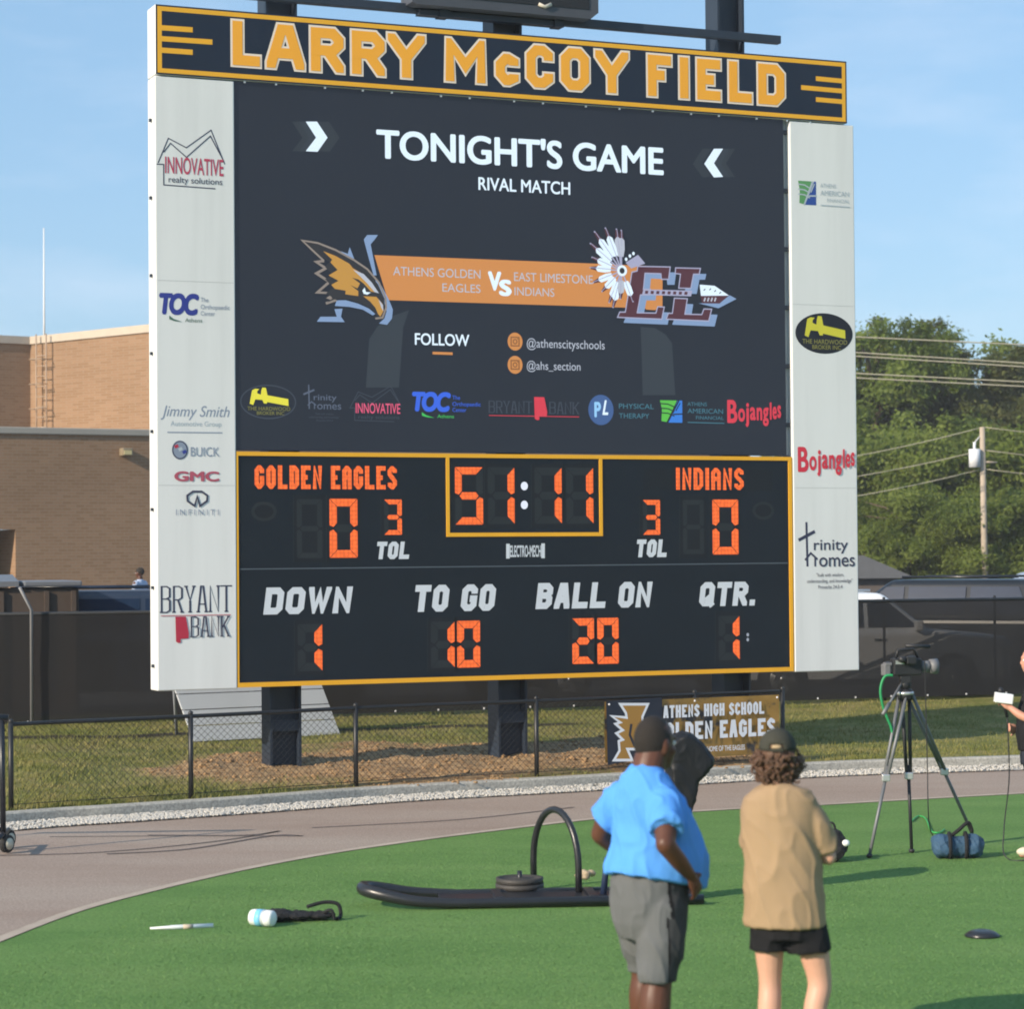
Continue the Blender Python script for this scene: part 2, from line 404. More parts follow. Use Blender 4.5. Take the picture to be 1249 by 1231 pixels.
def noise_mat(name, stops, scale, rough=.9, bump=.4, bscale=90, sc2=None, stretch=None, spec=.2):
    if name in MC: return MC[name]
    m = bpy.data.materials.new(name); MC[name] = m; m.use_nodes = True
    n, l = m.node_tree.nodes, m.node_tree.links; b = n['Principled BSDF']; b.inputs['Roughness'].default_value = rough
    b.inputs['Specular IOR Level'].default_value = spec
    t = n.new('ShaderNodeTexCoord'); src = t.outputs['Object']
    if stretch:
        q = n.new('ShaderNodeMapping'); q.inputs['Scale'].default_value = stretch; l.new(src, q.inputs['Vector']); src = q.outputs['Vector']
    z = n.new('ShaderNodeTexNoise'); z.inputs['Scale'].default_value = scale; z.inputs['Detail'].default_value = 8; z.inputs['Roughness'].default_value = .62
    l.new(src, z.inputs['Vector'])
    r = n.new('ShaderNodeValToRGB')
    while len(r.color_ramp.elements) < len(stops): r.color_ramp.elements.new(.5)
    for e, (p, c) in zip(r.color_ramp.elements, stops): e.position = p; e.color = (*lin(c), 1)
    l.new(z.outputs['Fac'], r.inputs['Fac']); out = r.outputs['Color']
    if sc2:                                        # finer speckle over the large patches
        z3 = n.new('ShaderNodeTexNoise'); z3.inputs['Scale'].default_value = sc2; z3.inputs['Detail'].default_value = 3; l.new(t.outputs['Object'], z3.inputs['Vector'])
        mr = n.new('ShaderNodeMapRange'); mr.inputs['From Min'].default_value = .3; mr.inputs['From Max'].default_value = .7; mr.inputs['To Min'].default_value = .72; mr.inputs['To Max'].default_value = 1.28
        l.new(z3.outputs['Fac'], mr.inputs['Value'])
        mm = n.new('ShaderNodeMix'); mm.data_type = 'RGBA'; mm.blend_type = 'MULTIPLY'; mm.inputs['Factor'].default_value = 1
        l.new(out, mm.inputs['A']); l.new(mr.outputs['Result'], mm.inputs['B']); out = mm.outputs['Result']
    l.new(out, b.inputs['Base Color'])
    if bump:
        z2 = n.new('ShaderNodeTexNoise'); z2.inputs['Scale'].default_value = bscale; z2.inputs['Detail'].default_value = 4; l.new(t.outputs['Object'], z2.inputs['Vector'])
        bp = n.new('ShaderNodeBump'); bp.inputs['Strength'].default_value = bump; bp.inputs['Distance'].default_value = .02
        l.new(z2.outputs['Fac'], bp.inputs['Height']); l.new(bp.outputs['Normal'], b.inputs['Normal'])
    return m

m_field = noise_mat('field_grass', [(.3, (.05, .09, .025)), (.7, (.10, .13, .04))], .05, bump=0)
m_turf = noise_mat('artificial_turf', [(.28, (.100, .210, .052)), (.52, (.130, .250, .066)), (.76, (.165, .278, .082))], .55, bump=.8, bscale=120, sc2=45, stretch=(1, 2.2, 1))
m_track = noise_mat('track_rubber', [(.25, (.285, .21, .168)), (.5, (.335, .262, .215)), (.8, (.38, .315, .262))], .35, rough=.85, bump=.25, bscale=200, sc2=60, stretch=(.6, 2.0, 1))
m_kerb = noise_mat('kerb_concrete', [(.3, (.33, .32, .29)), (.7, (.46, .44, .39))], 2.5, bump=.25, bscale=70, sc2=40)
m_edge = noise_mat('edging_concrete', [(.3, (.38, .31, .25)), (.7, (.5, .42, .34))], 3, bump=.2)
m_lot = noise_mat('asphalt', [(.3, (.045, .045, .048)), (.7, (.075, .073, .072))], 1.5, bump=.3, bscale=120, sc2=80)
m_gravel = noise_mat('white_gravel', [(.3, (.42, .40, .36)), (.7, (.66, .63, .58))], 30, bump=.8, bscale=60)
m_dirt = noise_mat('dirt', [(.25, (.20, .115, .052)), (.5, (.32, .20, .10)), (.8, (.44, .29, .155))], 6, bump=.8, bscale=30, sc2=40)

# far ground sheet to the horizon
mb = MB(); R_ = 420
mb.add([(-R_, -R_, -.22), (R_, -R_, -.22), (R_, R_, -.22), (-R_, R_, -.22)], [(0, 1, 2, 3)])
tag(mb.build('ground', m_field), kind='structure')
# thin summer air between here and the trees
HZ = bpy.data.materials.new('air'); HZ.use_nodes = True; hn = HZ.node_tree.nodes; hn.remove(hn['Principled BSDF']); pv = hn.new('ShaderNodeVolumePrincipled')
pv.inputs['Color'].default_value = (.90, .92, .95, 1); pv.inputs['Density'].default_value = .0006; pv.inputs['Anisotropy'].default_value = 0.0
HZ.node_tree.links.new(pv.outputs[0], hn['Material Output'].inputs['Volume'])
mb = MB(); mb.box((-440, -440, -1.3), (440, 440, 18.0)); tag(mb.build('haze', HZ), kind='stuff', label='pale summer haze filling the air over the field and trees', cat='haze')
# turf infield, running track, gravel, kerb
mb = MB(); vs = [(p.x, p.y, TURF) for p in TEDGE]
c0 = len(vs); ring_ = vs+[(30, -8, TURF), (-4.6, -8, TURF)]
mb.add(ring_, [tuple(range(len(ring_)))])
tag(mb.build('turf', m_turf), kind='structure')
ribbon('turf_edging', offs(TEDGE, -.005), offs(TEDGE, .095), m_edge, TURF+.006)
trk = MB()
a = [Vector((-14, 9, 0)), Vector((-14, 14, 0))]+[p for p in offs(KERB, -.02)]
ring2 = [(p.x, p.y, TURF-.006) for p in offs(KERB, -.02)]+[(30, -8, TURF-.006), (-30, -8, TURF-.006)]
trk.add(ring2, [tuple(range(len(ring2)))])
tag(trk.build('track', m_track), kind='structure')
ribbon('gravel_bed', offs(KERB, -.36), offs(KERB, -.01), m_gravel, TURF+.004)
kb = MB()
f0, f1, b1, b0 = KERB, offs(KERB, .012), offs(KERB, .155), offs(KERB, .16)
n = len(KERB); vs = []
for p, q, r, t in zip(f0, f1, b1, b0): vs += [(p.x, p.y, TURF-.03), (p.x, p.y, -.012), (q.x, q.y, 0.004), (r.x, r.y, .004), (t.x, t.y, -.06)]
kb.add(vs, [(5*i+j, 5*i+j+1, 5*i+6+j, 5*i+5+j) for i in range(n-1) for j in range(4)])
tag(kb.build('kerb', m_kerb), kind='structure')

# grass verge with soil round the posts: a sheet between the kerb and the parking lot
BO = Vector((-3.896, 26.94, 0)); BTH = 0.406
BF = Frame(BO, BTH)
def rise(x, y):                                    # the verge climbs gently from the kerb to the fence
    p = Vector((x, y, 0)); return .034*max(0, min((p-q).length for q in KERB[::2])-.3)
def GV(px, py):                                    # point on the climbing verge
    r = ray(px, py); t = 20.0
    while t < 60:
        p = EYE+r*t
        if p.z <= rise(p.x, p.y): break
        t += .02
    return Vector((p.x, p.y, rise(p.x, p.y)))
FA, FB = GV(2, 885), GV(1249, 850)                 # foot of the screened fence
FZ = (FA.z+FB.z)/2; FA.z = FB.z = FZ
fdir = (FB-FA).normalized(); fnor = Vector((-fdir.y, fdir.x, 0))
posts_uv = [BF.uv(344, 880, .42)[0], BF.uv(620, 880, .42)[0], BF.uv(893, 860, .42)[0]]
posts_w = [BO+BF.ex*u+BF.ey*.42 for u in posts_uv]
def soil(x, y):
    p = Vector((x, y, 0)); a = BF.ex; q = p-posts_w[0]
    u = q.dot(a); v = q.dot(BF.ey)
    L = (posts_w[2]-posts_w[0]).length
    n_ = noise.noise(p*1.1)*.5+noise.noise(p*3.7)*.28
    e = max(0, abs(u-L*.40)-L*.48)
    w = 1.75+.35*sin(u*1.3)
    d = 1-sqrt((e/1.1)**2+((v+.05)/w)**2)
    return d+n_*.75
def hgt(x, y):
    s = soil(x, y); p = Vector((x, y, 0))
    k = max(0, min(1, s*1.4+.1))
    uu, vv = (p-posts_w[0]).dot(BF.ex), (p-posts_w[0]).dot(BF.ey)
    berm = .05*max(0, 1-((vv-1.1)/1.5)**2)*max(0, min(1, (uu-.2)/1.5))*max(0, min(1, (8-uu)/2))
    ed = min((Vector((x, y, 0))-q).length for q in KERB[::2])
    f = min(1, max(0, (ed-.25)/.5))
    return .034*max(0, ed-.3)+(berm*(.8+.4*noise.noise(p*1.3))+.02*noise.noise(p*.7)+k*(.05+.06*noise.noise(p*1.7)+.03*noise.noise(p*5.5)))*f
mb = MB(); NT = 70; back0 = offs(KERB, .165); fine = []
for p in interp(back0, 4):
    fine.append(p)
vs = []; dirtv = []
for p in fine:
    q = p+fnor*max(2.0, (FA+fnor*1.2-p).dot(fnor))
    for j in range(NT+1):
        t = j/NT; w = p.lerp(q, t); z = hgt(w.x, w.y) if j else -.004
        vs.append((w.x, w.y, z))
        # soil, and a band coloured darker in front of the fence
        dd = (FA-w).dot(fnor); dark_band = (1-abs(dd-1.7+.1*noise.noise(w*1.3))/.24)*max(0, min(1, 1.2-w.x))
        sp = .55*max(0, noise.noise(w*.55)-.12)
        dirtv.append((max(0, min(1, soil(w.x, w.y)*2.2+.4)), max(0, min(1, dark_band*3)), sp))
nc = NT+1
mb.add(vs, [(i*nc+j, (i+1)*nc+j, (i+1)*nc+j+1, i*nc+j+1) for i in range(len(fine)-1) for j in range(NT)], 0, True)
m_lawn = noise_mat('verge_grass', [(.24, (.09, .11, .024)), (.42, (.15, .155, .038)), (.58, (.22, .195, .062)), (.76, (.30, .235, .10))], 1.6, bump=.9, bscale=45, sc2=22)
lawn = tag(mb.build('lawn', m_lawn), kind='structure')
at = lawn.data.attributes.new('cover', 'FLOAT_COLOR', 'POINT')
for i, c in enumerate(dirtv): at.data[i].color = (*c, 1)
n_, l_ = m_lawn.node_tree.nodes, m_lawn.node_tree.links; b_ = n_['Principled BSDF']
srcc = b_.inputs['Base Color'].links[0].from_socket
an = n_.new('ShaderNodeAttribute'); an.attribute_name = 'cover'; sx = n_.new('ShaderNodeSeparateColor'); l_.new(an.outputs['Color'], sx.inputs['Color'])
tcn = n_.new('ShaderNodeTexCoord'); nn = n_.new('ShaderNodeTexNoise'); nn.inputs['Scale'].default_value = 9; nn.inputs['Detail'].default_value = 6; l_.new(tcn.outputs['Object'], nn.inputs['Vector'])
rr = n_.new('ShaderNodeValToRGB'); rr.color_ramp.elements[0].color = (.19, .11, .052, 1); rr.color_ramp.elements[1].color = (.50, .33, .17, 1); rr.color_ramp.elements[0].position = .3; rr.color_ramp.elements[1].position = .75
l_.new(nn.outputs['Fac'], rr.inputs['Fac'])
for ch, colr in (('Red', None), ('Green', (.035, .028, .018, 1)), ('Blue', (.27, .18, .09, 1))):
    mm = n_.new('ShaderNodeMix'); mm.data_type = 'RGBA'; l_.new(sx.outputs[ch], mm.inputs['Factor']); l_.new(srcc, mm.inputs['A'])
    if colr: mm.inputs['B'].default_value = colr
    else: l_.new(rr.outputs['Color'], mm.inputs['B'])
    srcc = mm.outputs['Result']
l_.new(srcc, b_.inputs['Base Color'])
# parking lot
LOT = .20
mb = MB(); A_, B_ = FA-fdir*60+fnor*.9, FB+fdir*70+fnor*.9
mb.add([(A_.x, A_.y, LOT), (B_.x, B_.y, LOT), (B_.x-10, B_.y+50, LOT), (A_.x-20, A_.y+60, LOT)], [(0, 1, 2, 3)])
tag(mb.build('parking_lot', m_lot), kind='structure')
# grass blades on the verge: nobody could count them
m_blade = noise_mat('grass_blade', [(.26, (.09, .12, .026)), (.48, (.17, .175, .045)), (.7, (.29, .24, .10))], 2.2, bump=0, rough=.7)
bv, bf = [], []; r = random.Random(3)
k0 = [p for p in fine if -8 < p.x < 9]
while len(bf) < 52000:
    p = k0[r.randrange(len(k0)-1)]; t = r.random()**1.35
    w = p+fnor*(.05+t*10.5)+fdir*r.uniform(-.12, .12)
    s = soil(w.x, w.y)
    if s > r.uniform(-.35, .15): continue
    dd = (FA-w).dot(fnor)
    if dd < -.5: continue
    if abs(dd-1.7) < .2 and w.x < .8 and r.random() < .85: continue
    if noise.noise(w*.8) < -.25 and r.random() < .5: continue
    h = r.uniform(.025, .06)*(1+.5*noise.noise(w*1.4)); a_ = r.random()*6.28; q = Vector((cos(a_), sin(a_), 0))*r.uniform(.004, .007)
    z = hgt(w.x, w.y)-.004; i = len(bv); ln = Vector((r.uniform(-.03, .03), r.uniform(-.03, .03), h))
    b0_ = Vector((w.x, w.y, z)); bv += [tuple(b0_-q), tuple(b0_+q), tuple(b0_+ln)]; bf.append((i, i+1, i+2))
me = bpy.data.meshes.new('grass'); me.from_pydata(bv, [], bf); me.update()
tag(link('grass', me, m_blade), kind='stuff', label='short dry green and yellow grass on the verge behind the kerb', cat='grass')
# fibres of the artificial turf where it lies nearest
tv, tf_ = [], []; rt = random.Random(17)
def in_turf(x, y): return x > -4.4 and all(True for _ in ()) and y < min((q.y for q in TEDGE if abs(q.x-x) < .5), default=99)-.05
tn = 0
while tn < 120000:
    y = 12.2+9.6*rt.random()**1.5; x = (rt.random()*2-1)*.218*y
    if not (-4.6 < x) or not in_turf(x, y): continue
    a_ = rt.gauss(.35, .9); h = rt.uniform(.004, .010); q = Vector((cos(a_), sin(a_), 0))*rt.uniform(.0025, .006); i = len(tv)
    ln = Vector((rt.gauss(.006, .012), rt.gauss(.004, .010), h)); b0_ = Vector((x, y, TURF-.002)); tv += [tuple(b0_-q), tuple(b0_+q), tuple(b0_+ln)]; tf_.append((i, i+1, i+2)); tn += 1
me = bpy.data.meshes.new('turf_fibres'); me.from_pydata(tv, [], tf_); me.update()
tag(link('turf_fibres', me, noise_mat('turf_fibre', [(.3, (.11, .21, .058)), (.55, (.14, .245, .072)), (.8, (.18, .28, .09))], 1.1, rough=.55, bump=0, sc2=60, spec=.3)), kind='stuff', label='short green fibres of the artificial turf infield', cat='turf')
# loose stones in the gravel strip and clods in the soil
def pebbles(name, spots, mat, label, cat):
    mb = MB(); base = []
    for k in range(6):
        bm = bmesh.new(); bmesh.ops.create_icosphere(bm, subdivisions=1, radius=1)
        for v in bm.verts: v.co *= 1+.28*noise.noise(v.co*1.7+Vector((k*5, 0, 0)))
        base.append(([v.co.copy() for v in bm.verts], [[v.index for v in f.verts] for f in bm.faces])); bm.free()
    for p, s in spots:
        v, f = base[rnd.randrange(6)]; rot = Matrix.Rotation(rnd.random()*6.28, 3, 'Z')
        sc_ = Vector((rnd.uniform(.8, 1.3), rnd.uniform(.7, 1.1), rnd.uniform(.5, .9)))*s
        mb.add([rot @ Vector((q.x*sc_.x, q.y*sc_.y, q.z*sc_.z))+p for q in v], f)
    return tag(mb.build(name, mat, fixn=False), label, cat, kind='stuff')
gp = []; gk = [p for p in interp(KERB, 3) if -7 < p.x < 9.5]
gin, gout = offs(gk, -.37), offs(gk, -.02)
for _ in range(9000):
    i = rnd.randrange(len(gk)-1); t = rnd.random(); w = gin[i].lerp(gout[i], t).lerp(gin[i+1].lerp(gout[i+1], t), rnd.random())
    gp.append((Vector((w.x, w.y, TURF+.012+.03*t)), rnd.uniform(.008, .019)))
pebbles('gravel', gp, m_gravel, 'white crushed stone strip along the foot of the kerb', 'gravel')
sp_ = []
while len(sp_) < 1700:
    u = rnd.uniform(-1.6, 7.0); v = rnd.uniform(-2.0, 2.0); w = posts_w[0]+BF.ex*u+BF.ey*v
    if soil(w.x, w.y) > .1: sp_.append((Vector((w.x, w.y, hgt(w.x, w.y)+.004)), rnd.uniform(.008, .022) if rnd.random() < .93 else rnd.uniform(.022, .05)))
pebbles('soil_clods', sp_, m_dirt, 'loose brown clods of soil round the scoreboard posts', 'soil')
# dark tyre marks on the track
m_mark = M('tyre_mark', (.12, .10, .095), .9, .3, 3)
for pts, w_ in ((((-10, 1044), (120, 1040), (260, 1027), (340, 1014), (300, 1019), (180, 1019)), .035), (((130, 1042), (230, 1036), (330, 1020), (368, 1020)), .05),
                (((60, 1021), (200, 1020), (370, 1020)), .03), (((380, 1010), (560, 1000), (700, 985)), .035)):
    c_ = interp([G(x, y, TURF-.002) for x, y in pts], 8); ribbon('tyre_mark', offs(c_, -w_/2), offs(c_, w_/2), m_mark, TURF-.001)

# ------------------------------------------------------------------ the scoreboard
board = empty('scoreboard', BO, BTH, 'tall electronic football scoreboard on dark steel posts with a video display above the score panel', 'scoreboard')
NAVY = M('navy_vinyl', lin('#1d2636'), .35, .15, 2, spec=.35)
GOLD = M('gold_vinyl', (.88, .44, .025), .4, .08, 3)
ORNG = M('orange_vinyl', (1.0, .43, .035), .45, .05, 3)
CREAM = M('cream_vinyl', lin('#f2e2d2'), .45, .03, 3)
WHITE = noise_mat('white_panel', [(.25, (.70, .71, .70)), (.5, (.77, .78, .77)), (.75, (.81, .82, .81))], 1.4, rough=.4, bump=.04, bscale=3, stretch=(2.5, 2.5, .16), spec=.35)
SILV = M('silver_vinyl', lin('#d8dee6'), .4, .05, 3)
STEEL = M('dark_steel', lin('#2a3340'), .45, .25, 3, bump=.05, bscale=30, spec=.4)
PANEL = M('score_panel_black', lin('#161d27'), .42, .2, 2, spec=.35)
WIN = M('digit_window', lin('#141a22'), .6, .2, 2)
SEGOFF = M('unlit_segment', lin('#242a2f'), .6, .1, 6)
LEDO = M('orange_leds', (.05, .02, .01), .6, 0, emit='#ff6e2c', es=.86)
_n, _l = LEDO.node_tree.nodes, LEDO.node_tree.links; _t = _n.new('ShaderNodeTexCoord'); _v = _n.new('ShaderNodeTexVoronoi'); _v.inputs['Scale'].default_value = 21; _v.inputs['Randomness'].default_value = .25   # separate bulbs
_r = _n.new('ShaderNodeMapRange'); _r.inputs['From Min'].default_value = .1; _r.inputs['From Max'].default_value = .55; _r.inputs['To Min'].default_value = .98; _r.inputs['To Max'].default_value = .58
_l.new(_t.outputs['Object'], _v.inputs['Vector']); _l.new(_v.outputs['Distance'], _r.inputs['Value']); _l.new(_r.outputs['Result'], _n['Principled BSDF'].inputs['Emission Strength'])
LEDW = M('white_leds', (.1, .1, .1), .6, 0, emit='#d5dcec', es=.8)
SCREEN = M('display_surface', lin('#1b1f27'), .5, .2, .8, spec=.25, emit='#2b313c', es=.42)
def pbox(part, x0, y0, x1, y1, off, thick, mats, bev=.008, uvs=None):     # box whose front face has these photo corners
    u0 = BF.uv(x0, (y0+y1)/2, off)[0]; u1 = BF.uv(x1, (y0+y1)/2, off)[0]
    v0, v1 = BF.uv((x0+x1)/2, y1, off)[1], BF.uv((x0+x1)/2, y0, off)[1]
    mb = MB(); mb.box((u0, off, v0), (u1, off+thick, v1), 0, bev); return mb, (u0, v0, u1, v1)
ADP = {}
# header sign
HO = -.03
hu0, hu1 = BF.uv(189.5, 48, HO)[0], BF.uv(1033, 113, HO)[0]
hv0 = (BF.uv(189.5, 91, HO)[1]+BF.uv(1033, 150, HO)[1])/2; hv1 = (BF.uv(189.5, 3, HO)[1]+BF.uv(1033, 75.5, HO)[1])/2
mb = MB(); mb.box((hu0, HO+.004, hv0), (hu1, HO+.34, hv1), 0, .012)
head = mb.build('header_sign', [WHITE], board)
a = Art(BF, HO); a.poly([(hu0+.004, hv0+.004), (hu1-.004, hv0+.004), (hu1-.004, hv1-.004), (hu0+.004, hv1-.004)], NAVY); a.build('sign_face', head)
a = Art(BF, HO); a.d = .0026
b1, b2 = .022, .072
a.line([(hu0+b1+.025, hv0+b1+.025), (hu1-b1-.025, hv0+b1+.025), (hu1-b1-.025, hv1-b1-.025), (hu0+b1+.025, hv1-b1-.025)], .05, GOLD, True); a.build('sign_border', head)
for (x0, y0, x1, y1) in ((193, 33.2, 235, 36), (193, 46.5, 259, 51), (193, 60.5, 235, 63.5), (995, 95.5, 1030, 98.8), (977, 106.3, 1030, 111), (995, 121, 1030, 124)):
    a = Art(BF, HO); a.d = .0032; a.lpx([(x0, y0), (x1, y1)], .058, GOLD); a.build('sign_stripe', head)
a = Art(BF, HO); a.d = .0032
bxp = [('L', 281.5, 319), ('A', 323, 373), ('R', 377, 421), ('R', 427, 471), ('Y', 471, 520), ('M', 541, 594), ('~', 602.5, 634), ('C', 640, 676), ('O', 682, 720), ('Y', 724, 768), ('F', 788, 820), ('I', 826, 842), ('E', 848, 880), ('L', 887, 918), ('D', 922.5, 958)]
vb_, vt_ = BF.uv(300, 80, HO)[1], BF.uv(300, 26, HO)[1]
bx_ = [(BF.uv(x0, 80, HO)[0]+.02, BF.uv(x1, 80, HO)[0]-.02) for g, x0, x1 in bxp]
a.glyphs(''.join(g for g, _, _ in bxp), bx_, vb_, vt_-vb_, .116, ORNG, ch=.14, outline=.024, om=CREAM)
a.build('sign_lettering', head)

# video display
SO = .004
mb, (su0, sv0, su1, sv1) = pbox('display', 284.5, 100, 957, 552, SO, .2, SCREEN)
sv1 = hv0+.02
mb = MB(); mb.box((su0, SO, sv0), (su1, SO+.2, sv1)); disp = mb.build('display_screen', [SCREEN, STEEL], board)
def on_disp(name, fn, label=None):
    a = Art(BF, SO); fn(a); o = a.build(name, disp)
    if label: o['label'] = label
    return o
TW = EM('white', '#d9ecfb', .82); TD = EM('pale', '#c3ccdc', .62); EO = EM('orange', '#cf8a48', .72); GH = EM('ghost', '#323d4a', .5); GH2 = EM('ghost_low', '#2b3541', .5)
on_disp('display_title', lambda a: a.tpx("TONIGHT'S GAME", 459, 809.5, 191.5, 158.5, TW, yb1=214, bold=.03))
on_disp('display_subtitle', lambda a: a.tpx('RIVAL MATCH', 583.5, 695.5, 231, 216, TW, yb1=236, bold=.018))
def z1(px, py, sc, ox, oy): return (px/sc+ox, py/sc+oy)
def chev(a):
    for dx, m in ((-45, GH2), (40, GH2), (-22, GH), (0, TW)):
        a.ppx([z1(x+dx, y, 2.715, 160, 0) for x, y in ((578, 402), (615, 402), (650, 455), (617, 502), (578, 500), (612, 455))], m)
on_disp('chevron', chev, 'white arrow mark pointing right')
def chev2(a):
    for dx, m in ((40, GH2), (-38, GH2), (22, GH), (0, TW)):
        a.ppx([z1(x+dx, y, 2.715, 600, 0) for x, y in ((765, 492), (735, 492), (703, 542), (735, 587), (765, 585), (735, 540))], m)
on_disp('chevron', chev2, 'white arrow mark pointing left')
def arch(a):
    a.ppx([z1(x, y, 3.903, 340, 260) for x, y in ((415, 830), (430, 600), (470, 540), (540, 490), (620, 462), (592, 545), (572, 830))], GH)
def arch2(a):
    a.ppx([z1(x, y, 3.785, 640, 260) for x, y in ((535, 525), (600, 530), (650, 560), (680, 600), (695, 840), (545, 840))], GH)
on_disp('display_shadow_art', arch); on_disp('display_shadow_art', arch2)
on_disp('display_ribbon', lambda a: a.ppx([(456.6, 311), (727, 321.5), (808, 325), (808, 377.5), (759, 375), (473, 366)], EO))
def matchup(a):
    a.d = .0025; a.tpx('ATHENS GOLDEN', 479.5, 586, 335.5, 325, TD, yb1=339); a.tpx('EAGLES', 539.5, 586, 355.5, 345.5, TD, yb1=357.5)
def matchup2(a):
    a.d = .0025; a.tpx('EAST LIMESTONE', 627, 723, 342.5, 332, TD, yb1=347.5); a.tpx('INDIANS', 627.5, 676, 360, 350, TD, yb1=362)
on_disp('matchup_text', matchup); on_disp('matchup_text', matchup2)
def vs_(a):
    a.d = .0025; a.tpx('V', 595, 611.5, 353, 332, TW, bold=.06); a.tpx('S', 608.5, 624, 359.5, 342, TW, bold=.06)
on_disp('versus_mark', vs_)
Z6 = lambda L: [z1(x, y, 9.115, 360, 270) for x, y in L]
EB = EM('pale_blue', '#86a3cc', .66); EG = EM('emblem_gold', '#c9963f', .66); EN = EM('emblem_dark', '#2b2b33', .5); ET = EM('emblem_tan', '#9a8f86', .6)
def eagle(a):
    a.d = .0035
    for L in (((800,150),(920,150),(880,205),(838,255),(905,600),(870,600),(815,400),(762,200)), ((605,285),(655,415),(560,380),(500,330),(585,360)), ((240,1115),(280,1060),(462,1060),(435,975),(525,970),(508,1060),(550,1120)),
              ((440,940),(460,878),(560,876),(700,915),(820,970),(890,1030),(860,1045),(750,980),(600,950)),
              ((880,610),(960,720),(1040,870),(1085,980),(1075,1080),(1020,1150),(930,1135),(990,1080),(1015,1000),(985,880),(920,760))): a.ppx(Z6(L), EB)
    a.lpx(Z6(((320,440),(180,310),(78,212),(250,240),(450,318),(650,428),(800,530),(930,680),(1003,850),(1010,960),(970,1070),(890,1080))), .022, ET)
    a.lpx(Z6(((320,440),(232,450),(340,520),(235,578),(380,672),(245,790),(440,800),(370,850),(440,880),(340,912))), .03, ET)
    a.ppx(Z6(((110,225),(250,250),(450,330),(650,440),(800,545),(920,700),(992,860),(992,960),(960,1060),(910,1060),(860,985),(740,915),(600,866),(440,866),(350,905),(420,850),(340,800),(420,740),(330,640),(420,600),(330,505),(380,450),(300,400))), EN)
    a.ppx(Z6(((310,330),(450,385),(600,470),(640,520),(760,590),(830,660),(925,795),(840,780),(760,690),(700,645),(630,625),(720,690),(690,745),(610,705),(700,775),(700,830),(555,810),(560,770),(440,750),(400,705),(480,660),(370,600),(470,540),(390,455),(410,425))), EG)
    a.ppx(Z6(((640,535),(760,585),(850,680),(930,800),(880,785),(800,690),(720,610))), TD)
    a.ppx(Z6(((745,770),(770,735),(785,785),(840,790),(800,815),(760,805))), TW)
    a.ppx(Z6(((755,832),(900,838),(968,915),(982,990),(945,1060),(920,1030),(890,960),(830,890))), EG)
    a.ppx(Z6(((925,868),(975,930),(978,1000),(955,960))), TD)
on_disp('team_emblem', eagle, 'gold bird head emblem on a pale blue letter')
Z7 = lambda L: [z1(x, y, 6.574, 710, 265) for x, y in L]
EM_ = EM('maroon', '#5a2a3a', .55); EL_ = EM('lilac', '#b3b6d6', .6)
def elmark(a):
    a.d = .0035
    Es = ((445,393),(705,398),(692,497),(635,497),(630,452),(503,448),(490,577),(545,577),(540,622),(467,622),(440,766),(590,768),(605,717),(657,720),(637,817),(283,802),(300,760),(345,760),(398,440),(440,430))
    L1 = ((748,405),(947,410),(937,456),(892,456),(870,570),(773,568),(787,456),(745,450)); L2 = ((738,648),(842,653),(822,777),(958,780),(975,735),(1037,737),(1013,832),(673,817),(690,770),(722,770))
    for L in (Es, L1, L2):
        a.ppx(Z7([(x+48, y+44) for x, y in L]), EB)
    a.ppx(Z7(((555,490),(640,495),(642,558),(548,560))), EO); a.ppx(Z7(((525,668),(640,668),(640,700),(585,745),(510,740))), EO)
    for L in (Es, L1, L2):
        a.ppx(Z7(L), EM_); a.lpx(Z7(L), .014, EL_, True)
    a.ppx(Z7(((490,578),(882,588),(872,634),(478,622))), EL_)
    for k in range(8): a.ppx(Z7([(505+k*45+dx, 588+k*1.2+dy) for dx, dy in ((0, 0), (24, 2), (20, 26), (-4, 24))]), EM_)
    a.ppx(Z7(((930,690),(1090,730),(1235,655),(1180,625),(1100,690))), EB)
    a.ppx(Z7(((945,625),(1170,628),(1100,692),(960,690))), EM_); a.ppx(Z7(((940,540),(1060,550),(1175,628),(950,630))), TW)
    for k in range(4): a.lpx(Z7(((985+k*28, 645), (975+k*28, 675))), .02, TD)
    for x, y in ((985, 575), (1030, 572), (1070, 585), (1110, 600)): a.lpx(Z7(((x, y), (x-14, y+12))), .012, EN)
    c = (312, 430)
    for tx, ty in ((310,100),(270,90),(180,82),(92,112),(58,208),(70,320),(55,405),(80,525),(150,600),(208,690),(240,728),(300,660),(402,682)):
        d_ = Vector((tx-c[0], ty-c[1])); n2 = Vector((-d_.y, d_.x)).normalized()
        f = lambda t, w: (c[0]+d_.x*t+n2.x*w, c[1]+d_.y*t+n2.y*w)
        a.lpx(Z7([f(.1, 0), f(1, 0)]), .018, EL_); a.ppx(Z7([f(.6, 26), f(.97, 9), f(.97, -9), f(.6, -26)]), EM_)
        a.ppx(Z7([f(.34, 17), f(.52, 27), f(.74, 25), f(.8, 6), f(.8, -6), f(.74, -25), f(.52, -27), f(.34, -17)]), TW if abs(tx-290) > 30 else TD)
        a.lpx(Z7([f(.15, 3), f(.98, 3)]), .008, EL_)
    a.ppx(Z7(((340,365),(440,302),(498,372),(385,412))), EL_)
    for x, y in ((345,338),(375,312),(403,292)): a.disc(a.P(*z1(x, y, 6.574, 710, 265)), .018, .022, TW, 8)
    cc = a.P(*z1(312, 430, 6.574, 710, 265)); a.disc(cc, .065, .065, TW); a.disc(cc, .034, .036, EN)
on_disp('team_emblem', elmark, 'feathered maroon letter emblem with an arrow')
